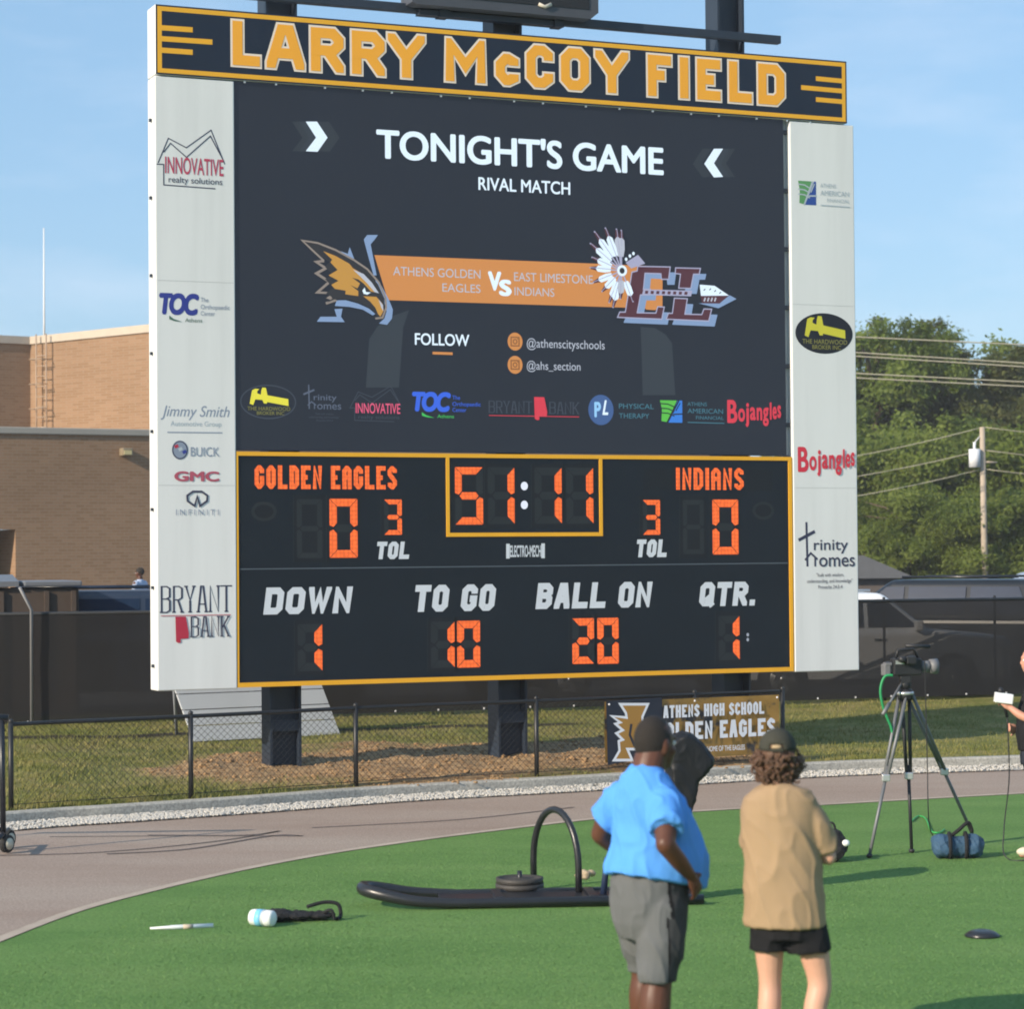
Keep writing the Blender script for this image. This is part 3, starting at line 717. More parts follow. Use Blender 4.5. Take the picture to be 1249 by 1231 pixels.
on_disp('follow_text', lambda a: (a.tpx('FOLLOW', 506, 572.5, 420.2, 406.5, TW, yb1=421, bold=.018), a.lpx([(527.5, 430.6), (552, 431.4)], .03, EO)))
EOd = EM('orange_dark', '#8d5a2e', .6)
for (cx, cy, st, xa, xb, yb, yc) in ((628.2, 416.6, '@athenscityschools', 642.5, 737.5, 423.5, 413), (628.2, 445, '@ahs_section', 642.5, 708, 450.5, 440.5)):
    def ic(a):
        p = a.P(cx, cy); a.disc(p, .095, .105, EO); w = .05
        a.line([(p[0]-w, p[1]-w), (p[0]+w, p[1]-w), (p[0]+w, p[1]+w), (p[0]-w, p[1]+w)], .014, EOd, True); a.ring(p, .024, .025, .013, EOd, 14); a.disc((p[0]+.034, p[1]+.034), .008, .008, EOd, 6)
    on_disp('social_icon', ic)
    on_disp('social_handle', lambda a: a.tpx(st, xa, xb, yb, yc, TD, yb1=yb+1.5))

# sponsor marks, drawn once and used on the display and on the side panels
class NB:                                           # a box on an Art plane: normalised marks
    def __init__(s, a, x0, y0, x1, y1):
        s.a = a; ym, xm = (y0+y1)/2, (x0+x1)/2
        s.u0, s.u1 = a.P(x0, ym)[0], a.P(x1, ym)[0]; s.v0, s.v1 = a.P(xm, y1)[1], a.P(xm, y0)[1]
        s.w, s.h = s.u1-s.u0, s.v1-s.v0
    def N(s, x, y): return (s.u0+x*s.w, s.v0+y*s.h)
    def poly(s, pts, m): s.a.poly([s.N(*p) for p in pts], m)
    def line(s, pts, t, m, closed=False): s.a.line([s.N(*p) for p in pts], t*s.h, m, closed)
    def text(s, st, x0, x1, y, c, m, **k): s.a.text(st, s.u0+x0*s.w, s.u0+x1*s.w, s.v0+y*s.h, c*s.h, m, **k)
    def serif(s, st, x0, x1, y, c, m, tf=.13, tv=1.7, gap=.22):
        wts = [(.45 if g in "I" else 1.2 if g in 'M' else .5 if g == ' ' else 1.0) for g in st]; un = (x1-x0)*s.w/(sum(wts)+gap*(len(st)-1)); u = s.u0+x0*s.w; bx = []
        for w in wts: bx.append((u, u+w*un)); u += (w+gap)*un
        s.a.glyphs(st, bx, s.v0+y*s.h, c*s.h, un*tf*1.3, m, tv=tv, serif=True)
STATE = ((.02, 1), (.76, 1), (.97, .34), (.94, .14), (.38, .12), (.40, -.02), (.22, -.04), (.06, .02))
def lg_house(a, x0, y0, x1, y1, line, red, sub):
    b = NB(a, x0, y0, x1, y1)
    b.line([(.02, .38), (.17, .80), (.43, .66), (.79, .98), (.99, .42)], .018, line); b.line([(.0, .36), (.10, .36), (.10, .02), (.85, .0)], .018, line)
    b.line([(.10, .56), (.2, .72), (.43, .50), (.78, .88), (.96, .50)], .018, line)
    b.text('INNOVATIVE', .12, .97, .22, .27, red, bold=.012); b.text('realty solutions', .17, .95, .07, .10, sub)
def lg_toc(a, x0, y0, x1, y1, blue, sub, green):
    b = NB(a, x0, y0, x1, y1); b.text('TOC', 0, .56, .30, .70, blue, bold=.065, shear=.16, spacing=.82)
    b.text('The', .58, .69, .76, .16, sub); b.text('Orthopaedic', .58, .99, .50, .16, sub); b.text('Center', .58, .78, .26, .16, sub)
    b.poly([(.14, .22), (.2, .10), (.32, .0), (.22, .02), (.14, .08)], green); b.text('Athens', .36, .60, .0, .14, green)
def lg_bank(a, x0, y0, x1, y1, ink, red):           # stacked on the panel
    b = NB(a, x0, y0, x1, y1); b.serif('BRYANT', 0, 1, .52, .48, ink, .15); b.line([(0, .47), (.99, .47)], .012, red)
    b.poly([(.20+p[0]*.2, .0+p[1]*.45) for p in STATE], red); b.serif('BANK', .42, .97, .08, .37, ink, .15)
def lg_bank_row(a, x0, y0, x1, y1, ink, red):
    b = NB(a, x0, y0, x1, y1); b.serif('BRYANT', 0, .47, .26, .52, ink, .15); b.serif('BANK', .66, .99, .26, .52, ink, .15)
    b.line([(0, .15), (.99, .15)], .03, red); b.poly([(.49+p[0]*.15, .02+p[1]*.95) for p in STATE], red)
def lg_hammer(a, x0, y0, x1, y1, oval, yel, txt, rim=None):
    b = NB(a, x0, y0, x1, y1); c = b.N(.5, .5)
    if oval: a.disc(c, b.w/2, b.h/2, oval, 40)
    if rim: a.ring(c, b.w/2, b.h/2, .012, rim, 40)
    f = lambda L: [((x-75)/1080, 1-(y-180)/765) for x, y in L]
    b.poly(f(((300,300),(360,265),(440,270),(400,320),(400,370),(470,400),(480,300),(500,235),(570,240),(600,410),(1010,490),(1015,650),(590,565),(590,600),(530,600),(500,520),(360,510),(320,640),(250,610),(270,480))), yel)
    b.text('THE HARDWOOD', .12, .90, .24, .11, txt, bold=.01); b.text('BROKER INC', .29, .79, .11, .10, txt, bold=.01)
def lg_trinity(a, x0, y0, x1, y1, ink, sub):
    b = NB(a, x0, y0, x1, y1); f = lambda L: [((x-110)/840, 1-(y-80)/1010) for x, y in L]
    b.line(f(((230,80),(240,745))), .035, ink); b.line(f(((112,350),(355,220))), .048, ink); b.line(f(((205,650),(290,545),(390,640))), .03, ink); b.line(f(((355,620),(355,745))), .03, ink)
    b.text('rinity', .27, .88, .585, .16, ink, bold=.008); b.text('omes', .36, 1.0, .34, .20, ink, bold=.008)
    b.text('"built with wisdom,', .31, .80, .19, .05, sub); b.text('understanding, and knowledge"', .14, .95, .10, .05, sub); b.text('Proverbs 24:3-4', .34, .77, .01, .05, sub)
def lg_leaf(a, x0, y0, x1, y1, green, blue, light, txt):
    b = NB(a, x0, y0, x1, y1); b.poly([(.0, 1), (.26, 1), (.1, .06), (.02, .1), (.03, .6)], green); b.poly([(.27, 1), (.34, 1), (.34, .04), (.12, .04)], blue)
    b.line([(.29, 1.0), (.11, .02)], .07, light)
    for k in range(3): b.line([(.0, .86-.2*k), (.12, .84-.2*k), (.22, .72-.2*k)], .05, light)
    b.line([(.2, .4), (.35, .42)], .06, light); b.line([(.31, .9), (.24, .55)], .05, light)
    b.text('ATHENS', .42, .72, .78, .16, txt); b.text('AMERICAN', .42, .97, .46, .2, txt); b.text('FINANCIAL', .55, .98, .2, .14, txt); b.line([(.42, .06), (.99, .04)], .035, txt)
def lg_chick(a, x0, y0, x1, y1, red):
    b = NB(a, x0, y0, x1, y1)
    for ch, xa, xb, yb, c, sh in (('B', .0, .19, .14, .82, 0), ('o', .2, .33, .20, .66, 0), ('j', .335, .405, .22, .68, 0), ('a', .42, .53, .26, .66, 0), ('n', .545, .65, .25, .66, 0), ('g', .66, .77, .26, .66, 0), ('l', .79, .825, .28, .62, 0), ('e', .84, .92, .31, .64, 0), ('s', .93, 1.0, .36, .64, 0)):
        b.text(ch, xa, xb, yb, c, red, bold=.035)
def lg_pl(a, x0, y0, x1, y1, blue, lt, wh, txt):
    b = NB(a, x0, y0, x1, y1); a.disc(b.N(.19, .5), b.w*.19, b.h*.5, blue); b.text('P', .09, .19, .28, .46, lt, bold=.05); b.text('L', .21, .30, .35, .46, wh, bold=.03, shear=.3)
    b.text('PHYSICAL', .46, .99, .56, .16, txt); b.text('THERAPY', .46, .92, .24, .16, txt)
GY = EM('sp_grey', '#67748c', .5); GD = EM('sp_dim', '#454f60', .5); PK = EM('sp_pink', '#e85a80', .7); RD = EM('sp_red', '#d8354a', .72); BL = EM('sp_blue', '#2f62e0', .75)
YL = EM('sp_yellow', '#e2dc3a', .75); YD = EM('sp_olive', '#8b8a44', .55); GN = EM('sp_green', '#3fce5e', .65); TL = EM('sp_teal', '#4a8aa0', .55); PB = EM('sp_round', '#3f64a0', .6); LG = EM('sp_leaf', '#58c044', .7); LB = EM('sp_leafblue', '#2f7fe0', .7)
on_disp('sponsor_mark', lambda a: lg_hammer(a, 293.5, 470, 360.5, 510.5, None, YL, YD, GD), 'yellow hammer mark')
on_disp('sponsor_mark', lambda a: lg_trinity(a, 370, 469.5, 416, 514.5, GY, GD), 'grey cross mark')
on_disp('sponsor_mark', lambda a: lg_house(a, 426, 469.5, 490, 514, GD, PK, GD), 'pink lettered house mark')
on_disp('sponsor_mark', lambda a: lg_toc(a, 502.5, 480, 587, 510, BL, BL, GN), 'blue lettered mark')
on_disp('sponsor_mark', lambda a: lg_bank_row(a, 596, 483.5, 707, 512, GD, RD), 'red state shape between grey words')
on_disp('sponsor_mark', lambda a: lg_pl(a, 717.5, 482, 798, 519, PB, EM('sp_lt', '#8fc4ee', .8), TW, TL), 'round blue mark')
on_disp('sponsor_mark', lambda a: lg_leaf(a, 805, 489, 884, 517, LG, LB, SCREEN, TL), 'green and blue leaf mark')
on_disp('sponsor_mark', lambda a: lg_chick(a, 887, 488, 952, 520, RD), 'red script mark')

# score panel
mb, (cu0, cv0, cu1, cv1) = pbox('score', 288.5, 553, 966.5, 832, 0, .25, PANEL)
cv0 = (BF.uv(290, 839, 0)[1]+BF.uv(966, 819, 0)[1])/2; cv1 = (BF.uv(288, 551.5, 0)[1]+BF.uv(966, 557, 0)[1])/2
mb = MB(); mb.box((cu0, 0, cv0), (cu1, .25, cv1), 0, .01); score = mb.build('score_panel', [PANEL], board)
mb = MB(); q = .045
for (x0, z0, x1, z1_) in ((cu0, cv0, cu1, cv0+q*1.15), (cu0, cv1-q, cu1, cv1), (cu0, cv0+q*1.15, cu0+q*.5, cv1-q), (cu1-q*1.05, cv0+q*1.15, cu1, cv1-q)): mb.box((x0, -.012, z0), (x1, -.0005, z1_))
mb.build('panel_border', [GOLD], score)
mb = MB()
ku0, ku1 = BF.uv(544, 605, 0)[0], BF.uv(734.5, 605, 0)[0]; kv0 = (BF.uv(544, 655.5, 0)[1]+BF.uv(734, 653.5, 0)[1])/2; kv1 = cv1-q
for (x0, z0, x1, z1_) in ((ku0, kv0, ku1, kv0+q), (ku0, kv0+q, ku0+q*.9, kv1), (ku1-q*.9, kv0+q, ku1, kv1)): mb.box((x0, -.012, z0), (x1, -.0005, z1_))
mb.build('clock_frame', [GOLD], score)
def on_score(name, fn, label=None):
    a = Art(BF, 0); fn(a); o = a.build(name, score)
    if label: o['label'] = label
    return o
GR = M('grey_seam', lin('#59626c'), .5, .1)
on_score('panel_seam', lambda a: a.lpx([(293, 694.5), (961, 687)], .012, GR))
for st, x0, x1, yb, yc, y1_ in (('DOWN', 321, 431, 750, 717, 747), ('TO GO', 503.5, 606, 746.8, 714, 744.5), ('BALL ON', 653, 796.5, 743.3, 711.5, 740), ('QTR.', 852, 924, 740, 710.5, 738.5), ('TOL', 458, 501, 682.3, 661, 681.5), ('TOL', 775, 815, 680, 658.3, 679)):
    on_score('caption', lambda a: a.gpx(st, x0, x1, yb, yc, .25, SILV, yb1=y1_, shear=.13, ch=.11, gap=.16))
on_score('team_name', lambda a: a.gpx('GOLDEN EaGLES', 310.5, 484, 596.5, 567.5, .19, LEDO, yb1=596.5, ch=.12, gap=.22), 'orange lit home team name')
on_score('team_name', lambda a: (a.ppx([(784, 571), (942, 573), (942, 599), (784, 598)], WIN), a.gpx('INDIaNS', 824.5, 907, 597.5, 570.5, .19, LEDO, yb1=598.5, ch=.12, gap=.22)), 'orange lit visiting team name')
for ch, x0, y0, x1, y1, tf in (('', 362, 609, 393, 681, .2), ('0', 402, 608.5, 436, 680.5, .26), ('3', 468.5, 609.5, 490, 652.5, .25), ('5', 555, 570, 589, 640, .24), ('1', 595, 570, 627.5, 639.5, .26), ('1', 652, 570.5, 685, 639, .26), ('1', 690.5, 570.5, 723.5, 639, .26),
                               ('3', 784, 610, 805, 652.5, .25), ('', 833, 610, 858.5, 676, .2), ('0', 869, 609.5, 900.5, 676.5, .26), ('1', 363, 761.5, 393, 819, .32), ('1', 525.5, 758.5, 554.5, 815, .3), ('0', 557.5, 757.5, 585.5, 814.5, .3), ('2', 698, 754.5, 724.5, 810, .3), ('0', 728.5, 754, 754.5, 810, .3), ('1', 876.5, 751.5, 902, 805.5, .32)):
    def dg_(a):
        a.ppx([(x0-4, y0-5), (x1+3, y0-5), (x1+3, y1+5), (x0-4, y1+5)], WIN); a.lpx([(x0-4, y0-5), (x0-4, y1+5)], .008, SEGOFF); digit(a, ch, x0, y0, x1, y1, LEDO, SEGOFF, tf)
    on_score('digit', dg_, ('lit orange digit '+ch) if ch else 'unlit digit')
for y in (593, 616): on_score('clock_dot', lambda a: a.disc(a.P(639.5, y), .045, .05, LEDW, 16))
for y in (774.5, 780.5): on_score('quarter_light', lambda a: a.disc(a.P(912, y), .018, .022, M('dim_leds', (.1, .1, .1), .6, 0, emit='#9aa2b2', es=.6), 8))
for cx, cy in ((322, 624), (931, 623)): on_score('possession_light', lambda a: (a.disc(a.P(cx, cy), .15, .11, SEGOFF), a.disc(a.P(cx, cy), .11, .075, WIN)))
def maker(a):
    a.line([a.P(619.5, 663.5), a.P(619.5, 681.5)], .045, SILV); a.line([a.P(662.3, 663), a.P(662.3, 681)], .045, SILV); a.tpx('ELECTRO-MECH', 622, 660, 679.3, 666, SILV, bold=.03)
on_score('maker_mark', maker)

# side panels with sponsor signs
PO = -.018
def side(x0t, x0b, x1t, x1b, yt, yb, label):
    xm0, xm1 = BF.uv((x0t+x0b)/2, (yt+yb)/2, PO)[0], BF.uv((x1t+x1b)/2, (yt+yb)/2, PO)[0]
    v0 = (BF.uv(192, 843.3, PO)[1]+BF.uv(1048, 818, PO)[1])/2; v1 = hv0-.012
    mb = MB(); mb.box((xm0, PO, v0), (xm1, PO+.30, v1), 0, .012)
    for k in range(1, 3):                          # sheet joints
        z = v0+(v1-v0)*k/3
        mb.box((xm0+.02, PO-.0015, z-.002), (xm1-.02, PO+.001, z+.002), 1)
    o = mb.build('side_panel', [WHITE, M('joint', (.5, .5, .5), .6)], board); o['label'] = label
    return o
pl_ = side(188.5, 192.5, 285, 290, 92, 842, 'white left hand sponsor panel'); pr_ = side(962.5, 970.5, 1041, 1048.3, 152, 819, 'white right hand sponsor panel')
INK = M('ink_dark', lin('#3a3d55'), .5, .1); PINK = M('ink_pink', lin('#c04560'), .5, .1); BLU = M('ink_blue', lin('#343f94'), .5, .1); GRY = M('ink_grey', lin('#8b97ab'), .5, .1); GRN = M('ink_green', lin('#4b6e60'), .5, .1)
REDI = M('ink_red', lin('#b83048'), .5, .1); BLK = M('ink_black', lin('#20222c'), .5, .1); YEL = M('ink_yellow', lin('#d6ce3e'), .5, .1); OLV = M('ink_olive', lin('#8f8c4a'), .5, .1); LGR = M('ink_light', lin('#b4c0c8'), .5, .05); GRL = M('ink_leaf', lin('#5f9a62'), .5, .1); BLF = M('ink_leaf_blue', lin('#2f4f9c'), .5, .1)
def sign(parent, label, fn):
    a = Art(BF, PO); fn(a); o = a.build('sponsor_sign', parent); o['label'] = label
sign(pl_, 'house outline sign with pink serif lettering', lambda a: lg_house(a, 191, 155.5, 275, 228.5, INK, PINK, INK))
sign(pl_, 'bold blue lettered sign', lambda a: lg_toc(a, 194, 360, 281, 393, BLU, GRY, GRN))
def dealer(a):
    a.tpx('Jimmy Smith', 196, 280, 507.5, 494.5, GRY, shear=.3, yb1=508); a.tpx('Automotive Group', 208, 270, 519.5, 513.5, LGR); a.lpx([(204, 527.3), (271, 528)], .012, GRY)
    c = a.P(219.5, 549); a.disc(c, .092, .105, GRY); a.ring(c, .082, .095, .012, INK)
    for k in range(3): a.line([(c[0]-.06+.045*k, c[1]+.03-.03*k), (c[0]-.02+.045*k, c[1]+.05-.03*k)], .035, (REDI, LGR, BLU)[k])
    a.tpx('BUICK', 232.5, 267.5, 556.5, 545.5, GRY); a.tpx('GMC', 212.5, 267.5, 586.5, 575.5, M('ink_rose', lin('#b5566a'), .5), bold=.045)
    c = a.P(240.5, 608); a.line([(c[0]-.03, c[1]-.085), (c[0]-.11, c[1]-.03), (c[0]-.115, c[1]+.03), (c[0]-.05, c[1]+.075), (c[0]+.05, c[1]+.075), (c[0]+.115, c[1]+.03), (c[0]+.11, c[1]-.03), (c[0]+.03, c[1]-.085), (c[0], c[1]+.02)], .022, INK, True)
    a.tpx('INFINITI', 214.5, 266.5, 628.5, 621.5, GRY, spacing=1.5)
sign(pl_, 'grey dealer sign with a script name and three car marques', dealer)
sign(pl_, 'serif bank sign with a red state shape', lambda a: lg_bank(a, 196, 714.5, 282, 783, INK, REDI))
sign(pr_, 'faint green and blue leaf sign', lambda a: lg_leaf(a, 973.5, 222, 1037, 252, GRL, BLF, LGR, LGR))
sign(pr_, 'black oval sign with a yellow hammer', lambda a: lg_hammer(a, 970, 382, 1040, 431.5, BLK, YEL, OLV))
sign(pr_, 'red script sign', lambda a: lg_chick(a, 973, 545, 1042, 580, M('ink_scarlet', lin('#d8374a'), .5, .05)))
sign(pr_, 'dark cross sign with rounded lettering', lambda a: lg_trinity(a, 974, 637, 1042.5, 719, INK, INK))
for k in range(8):                                 # fixing brackets on the outer edge
    z = sv0-2.4+k*.86; u = BF.uv(190, 480, PO)[0]; mb = MB(); mb.box((u-.022, PO+.12, z), (u-.0005, PO+.16, z+.035)); mb.build('bracket', [STEEL], pl_)
mb = MB(); ua, ub = su1+.002, BF.uv(966, 480, 0)[0]
mb.box((ua, .075, sv0), (ub, .2, sv1), 0)
for k in range(6):
    z = sv0+.35+k*.72
    mb.box((ua-.01, .03, z), (ub-.01, .074, z+.05), 1)
mb.build('edge_trim', [M('trim_grey', (.45, .47, .5), .5), STEEL], board)
# lamps clips under the header
for k in range(17):
    u = hu0+1.0+k*.46+rnd.uniform(-.12, .12); mb = MB(); mb.box((u, HO+.008, hv0-.022), (u+.02, HO+.03, hv0-.0005)); mb.build('clip', [SILV], head)
# steel posts (H section), rising above the header
def hpost(u, top, bot=-.3):
    mb = MB(); w, d, t = .185, .16, .028; y = .42+.02
    mb.box((u-w, y-d, bot), (u-w+t, y+d, top)); mb.box((u+w-t, y-d, bot), (u+w, y+d, top)); mb.box((u-w+t, y-.015, bot), (u+w-t, y+.015, top))
    mb.box((u-w+t, y-d+.02, .5), (u+w-t, y-d+.035, .62))
    return mb.build('post', [STEEL], board)
for u in posts_uv: hpost(u, hv1+1.6)
def rail(x0, y0, x1, y1, off, r):
    a, b = BF.uv(x0, y0, off), BF.uv(x1, y1, off); v = (a[1]+b[1])/2
    mb = MB(); mb.box((a[0], off, v-r), (b[0], off+2*r, v+r), 0, .01)
    return mb
rail(300, -8, 953, 47.5, .16, .05).build('cross_rail', [STEEL], board)
# loudspeaker cabinet bolted on the rail
u0, u1 = BF.uv(503, 0, -.05)[0], BF.uv(730, 15, -.05)[0]; vv = (BF.uv(503, 2, -.05)[1]+BF.uv(730, 21, -.05)[1])/2
GRC = M('speaker_grey', lin('#4a4d55'), .55, .15, 3); GRD = M('speaker_grille', lin('#23262c'), .7, .2, 30)
spk = empty('loudspeaker', BO+BF.ex*((u0+u1)/2)+Vector((0, 0, vv)), BTH, 'wide grey loudspeaker cabinet mounted above the middle of the scoreboard header', 'loudspeaker')
hw = (u1-u0)/2
mb = MB(); mb.prism([(-hw, .0), (-hw+.06, -.02), (hw-.1, -.02), (hw, .06), (hw, .95), (-hw, .95)], 'y', -.05, .32); mb.build('cabinet', [GRC], spk)
mb = MB(); mb.box((-hw+.09, -.058, .09), (hw-.12, -.051, .88)); mb.build('grille', [GRD], spk)
mb = MB(); mb.tube([(hw-.78, -.062, .10), (hw-.70, -.062, .07), (hw-.62, -.062, .11)], .022, 8); mb.tube([(-hw+.1, -.062, .12), (-hw+.2, -.062, .10)], .02, 8); mb.build('badge', [M('badge', lin('#c9c2b4'), .4)], spk)
mb = MB()
for x in (-hw+.4, hw-.5): mb.box((x, .1, -.11), (x+.12, .26, .0))
mb.box((-hw+.15, .12, -.10), (hw-.4, .24, -.04)); mb.build('bracket', [STEEL], spk)

# ------------------------------------------------------------------ school building
def brick_mat(name, c1, c2, mortar, rot=0.0):
    m = bpy.data.materials.new(name); MC[name] = m; m.use_nodes = True
    n, l = m.node_tree.nodes, m.node_tree.links; b = n['Principled BSDF']; b.inputs['Roughness'].default_value = .9; b.inputs['Specular IOR Level'].default_value = .15
    t = n.new('ShaderNodeTexCoord'); sp = n.new('ShaderNodeSeparateXYZ'); cb = n.new('ShaderNodeCombineXYZ'); ad = n.new('ShaderNodeMath'); ad.operation = 'ADD'
    l.new(t.outputs['Object'], sp.inputs['Vector']); l.new(sp.outputs['X'], ad.inputs[0]); l.new(sp.outputs['Y'], ad.inputs[1]); l.new(ad.outputs[0], cb.inputs['X']); l.new(sp.outputs['Z'], cb.inputs['Y'])
    k = n.new('ShaderNodeTexBrick'); k.inputs['Scale'].default_value = 1; k.inputs['Brick Width'].default_value = .22; k.inputs['Row Height'].default_value = .075; k.inputs['Mortar Size'].default_value = .008
    k.inputs['Color1'].default_value = (*c1, 1); k.inputs['Color2'].default_value = (*c2, 1); k.inputs['Mortar'].default_value = (*mortar, 1); k.inputs['Bias'].default_value = -.1
    l.new(cb.outputs['Vector'], k.inputs['Vector'])
    z = n.new('ShaderNodeTexNoise'); z.inputs['Scale'].default_value = .35; z.inputs['Detail'].default_value = 6; l.new(t.outputs['Object'], z.inputs['Vector'])
    mr = n.new('ShaderNodeMapRange'); mr.inputs['To Min'].default_value = .8; mr.inputs['To Max'].default_value = 1.2; l.new(z.outputs['Fac'], mr.inputs['Value'])
    mm = n.new('ShaderNodeMix'); mm.data_type = 'RGBA'; mm.blend_type = 'MULTIPLY'; mm.inputs['Factor'].default_value = 1
    l.new(k.outputs['Color'], mm.inputs['A']); l.new(mr.outputs['Result'], mm.inputs['B']); l.new(mm.outputs['Result'], b.inputs['Base Color'])
    return m
BRK = brick_mat('tan_brick', (.265, .160, .092), (.32, .20, .122), (.30, .215, .145))
COPE = M('coping_metal', (.36, .33, .28), .5, .1, 2); ROOF = M('flat_roof', (.35, .34, .33), .9)
TH = radians(29)
bo = D(60, 690, 58); bo.z = 0
school = empty('school_building', bo, TH, 'tan brick school building with a low flat wing in front of a taller sunlit block', 'building')
SF = Frame(bo, TH)
def suv_(px, py, off=0): return SF.uv(px, py, off)
zt = suv_(60, 530)[1]                              # underside of the coping on the low wing
ud0, ud1 = suv_(-190, 680)[0], suv_(19, 680)[0]; dz = suv_(10, 646)[1]
mb = MB(); UL, UR = -26, 20
for (x0, z0, x1, z1_) in ((UL, -.2, ud0, zt), (ud0, dz, ud1, zt), (ud1, -.2, UR, zt)): mb.box((x0, 0, z0), (x1, .35, z1_))
mb.box((ud0, .35, -.2), (ud0+.01, 1.3, dz)); mb.box((ud1-.0, .351, -.2), (ud1+.25, 1.3, dz)); mb.box((UL, .352, -.2), (UL+.3, 9, zt)); mb.box((UR-.3, .352, -.2), (UR, 9, zt))
mb.build('low_wall', [BRK], school)
mb = MB(); mb.box((UL-.05, -.06, zt), (UR+.05, .40, zt+.16), 0, .02); mb.build('coping', [COPE], school)
mb = MB(); mb.box((UL+.3, .40, zt-.2), (UR-.3, 14, zt+.02)); mb.build('roof', [ROOF], school)
mb = MB(); mb.box((ud0+.02, 1.2, -.1), (ud1-.02, 1.28, dz-.05)); mb.box((ud0+.5, 1.19, .9), (ud0+.6, 1.2, 1.0)); mb.build('door', [M('door_dark', (.03, .03, .035), .5)], school)
# taller block: shaded face on the left, sunlit face from the corner towards the right
zb = zt-.3
p_l, p_c, p_r = D(-260, 409, 66), D(37, 418, 70), D(330, 391, 64.6)
inv = Matrix.Rotation(-TH, 3, 'Z')
def loc(p): q = inv @ (p-bo); return q
mb = MB(); pts = [loc(Vector((p.x, p.y, 0))) for p in (p_l, p_c, p_r)]; zh = [loc(p_c).z]*3
back = [Vector((pts[2].x+4, pts[2].y+16, 0)), Vector((pts[0].x+6, pts[0].y+18, 0))]
loop = pts+back; H_ = [p_l.z*0+p_c.z, p_c.z, p_c.z+.12, p_c.z+.12, p_c.z]
vs = [(p.x, p.y, zb) for p in loop]+[(p.x, p.y, h) for p, h in zip(loop, H_)]
mb.add(vs, [(i, (i+1) % 5, (i+1) % 5+5, i+5) for i in range(5)]+[(5, 6, 7, 8, 9)]); mb.build('tall_block', [BRK], school)
mb = MB()
for i, j in ((0, 1), (1, 2)):
    a_, b_ = Vector((loop[i].x, loop[i].y, H_[i]+.07)), Vector((loop[j].x, loop[j].y, H_[j]+.07)); d_ = (b_-a_).normalized(); nn_ = Vector((d_.y, -d_.x, 0))*.05
    mb.add([a_+nn_+Vector((0, 0, -.12)), b_+nn_+Vector((0, 0, -.12)), b_+nn_+Vector((0, 0, .1)), a_+nn_+Vector((0, 0, .1)), a_-nn_*6+Vector((0, 0, .1)), b_-nn_*6+Vector((0, 0, .1))], [(0, 1, 2, 3), (3, 2, 5, 4)])
mb.build('tall_coping', [M('coping_pale', (.5, .42, .33), .6)], school)
# roof ladder and mast against the sunlit face
LAD = M('ladder_metal', (.40, .30, .22), .5)
mb = MB(); d_ = (pts[2]-pts[1]).normalized(); nn_ = Vector((d_.y, -d_.x, 0))
for t in (.45, .86): p = pts[1]+d_*t+nn_*.2; mb.tube([(p.x, p.y, zb), (p.x, p.y, p_c.z+.2)], .022, 6)
for k in range(10):
    z = zb+.5+k*.29
    if z < p_c.z+.1: a_, b_ = pts[1]+d_*.45+nn_*.2, pts[1]+d_*.86+nn_*.2; mb.tube([(a_.x, a_.y, z), (b_.x, b_.y, z)], .016, 5)
for k in range(4):
    z = zb+.9+k*.7; a_, b_, c_, e_ = pts[1]+d_*.42+nn_*.2, pts[1]+d_*.42+nn_*.45, pts[1]+d_*.89+nn_*.45, pts[1]+d_*.89+nn_*.2
    mb.tube([(q.x, q.y, z) for q in (a_, b_, c_, e_)], .013, 5)
mb.build('ladder', [LAD], school)
p = D(54, 412, 70.5); mb = MB(); q = loc(p); mb.tube([(q.x, q.y, p_c.z-.2), (q.x, q.y, p_c.z+1.2), (q.x, q.y, p_c.z+3.35)], [.035, .026, .016], 6); mb.build('antenna_mast', [M('mast_white', (.75, .75, .74), .4)], school)
u, v = suv_(151, 552); mb = MB(); mb.box((u-.12, -.26, v-.09), (u+.14, 0, v+.10), 0, .03); mb.box((u-.09, -.285, v-.06), (u+.1, -.255, v+.04), 1); mb.build('wall_lamp', [M('lamp_bronze', (.25, .2, .13), .5), M('lamp_lens', (.6, .5, .25), .3)], school)

# ------------------------------------------------------------------ trees
BARK = M('bark', (.10, .075, .05), .9, .3, 8, bump=.6, bscale=20)
def leaf_mat(name, a, b, c):
    m = noise_mat(name, [(.3, a), (.52, b), (.72, c)], .9, rough=.6, bump=0, spec=.25); n, l = m.node_tree.nodes, m.node_tree.links
    bs = n['Principled BSDF']; tr = n.new('ShaderNodeBsdfTranslucent'); ms = n.new('ShaderNodeMixShader'); ms.inputs['Fac'].default_value = .5
    l.new(bs.inputs['Base Color'].links[0].from_socket, tr.inputs['Color']); out = n['Material Output']
    l.new(bs.outputs[0], ms.inputs[1]); l.new(tr.outputs[0], ms.inputs[2]); l.new(ms.outputs[0], out.inputs['Surface']); return m
LF = [leaf_mat('leaf_green', (.115, .165, .026), (.17, .23, .04), (.23, .275, .062)), leaf_mat('leaf_olive', (.095, .115, .032), (.15, .17, .045), (.22, .21, .07)), leaf_mat('leaf_bright', (.11, .155, .022), (.17, .22, .036), (.235, .275, .06))]
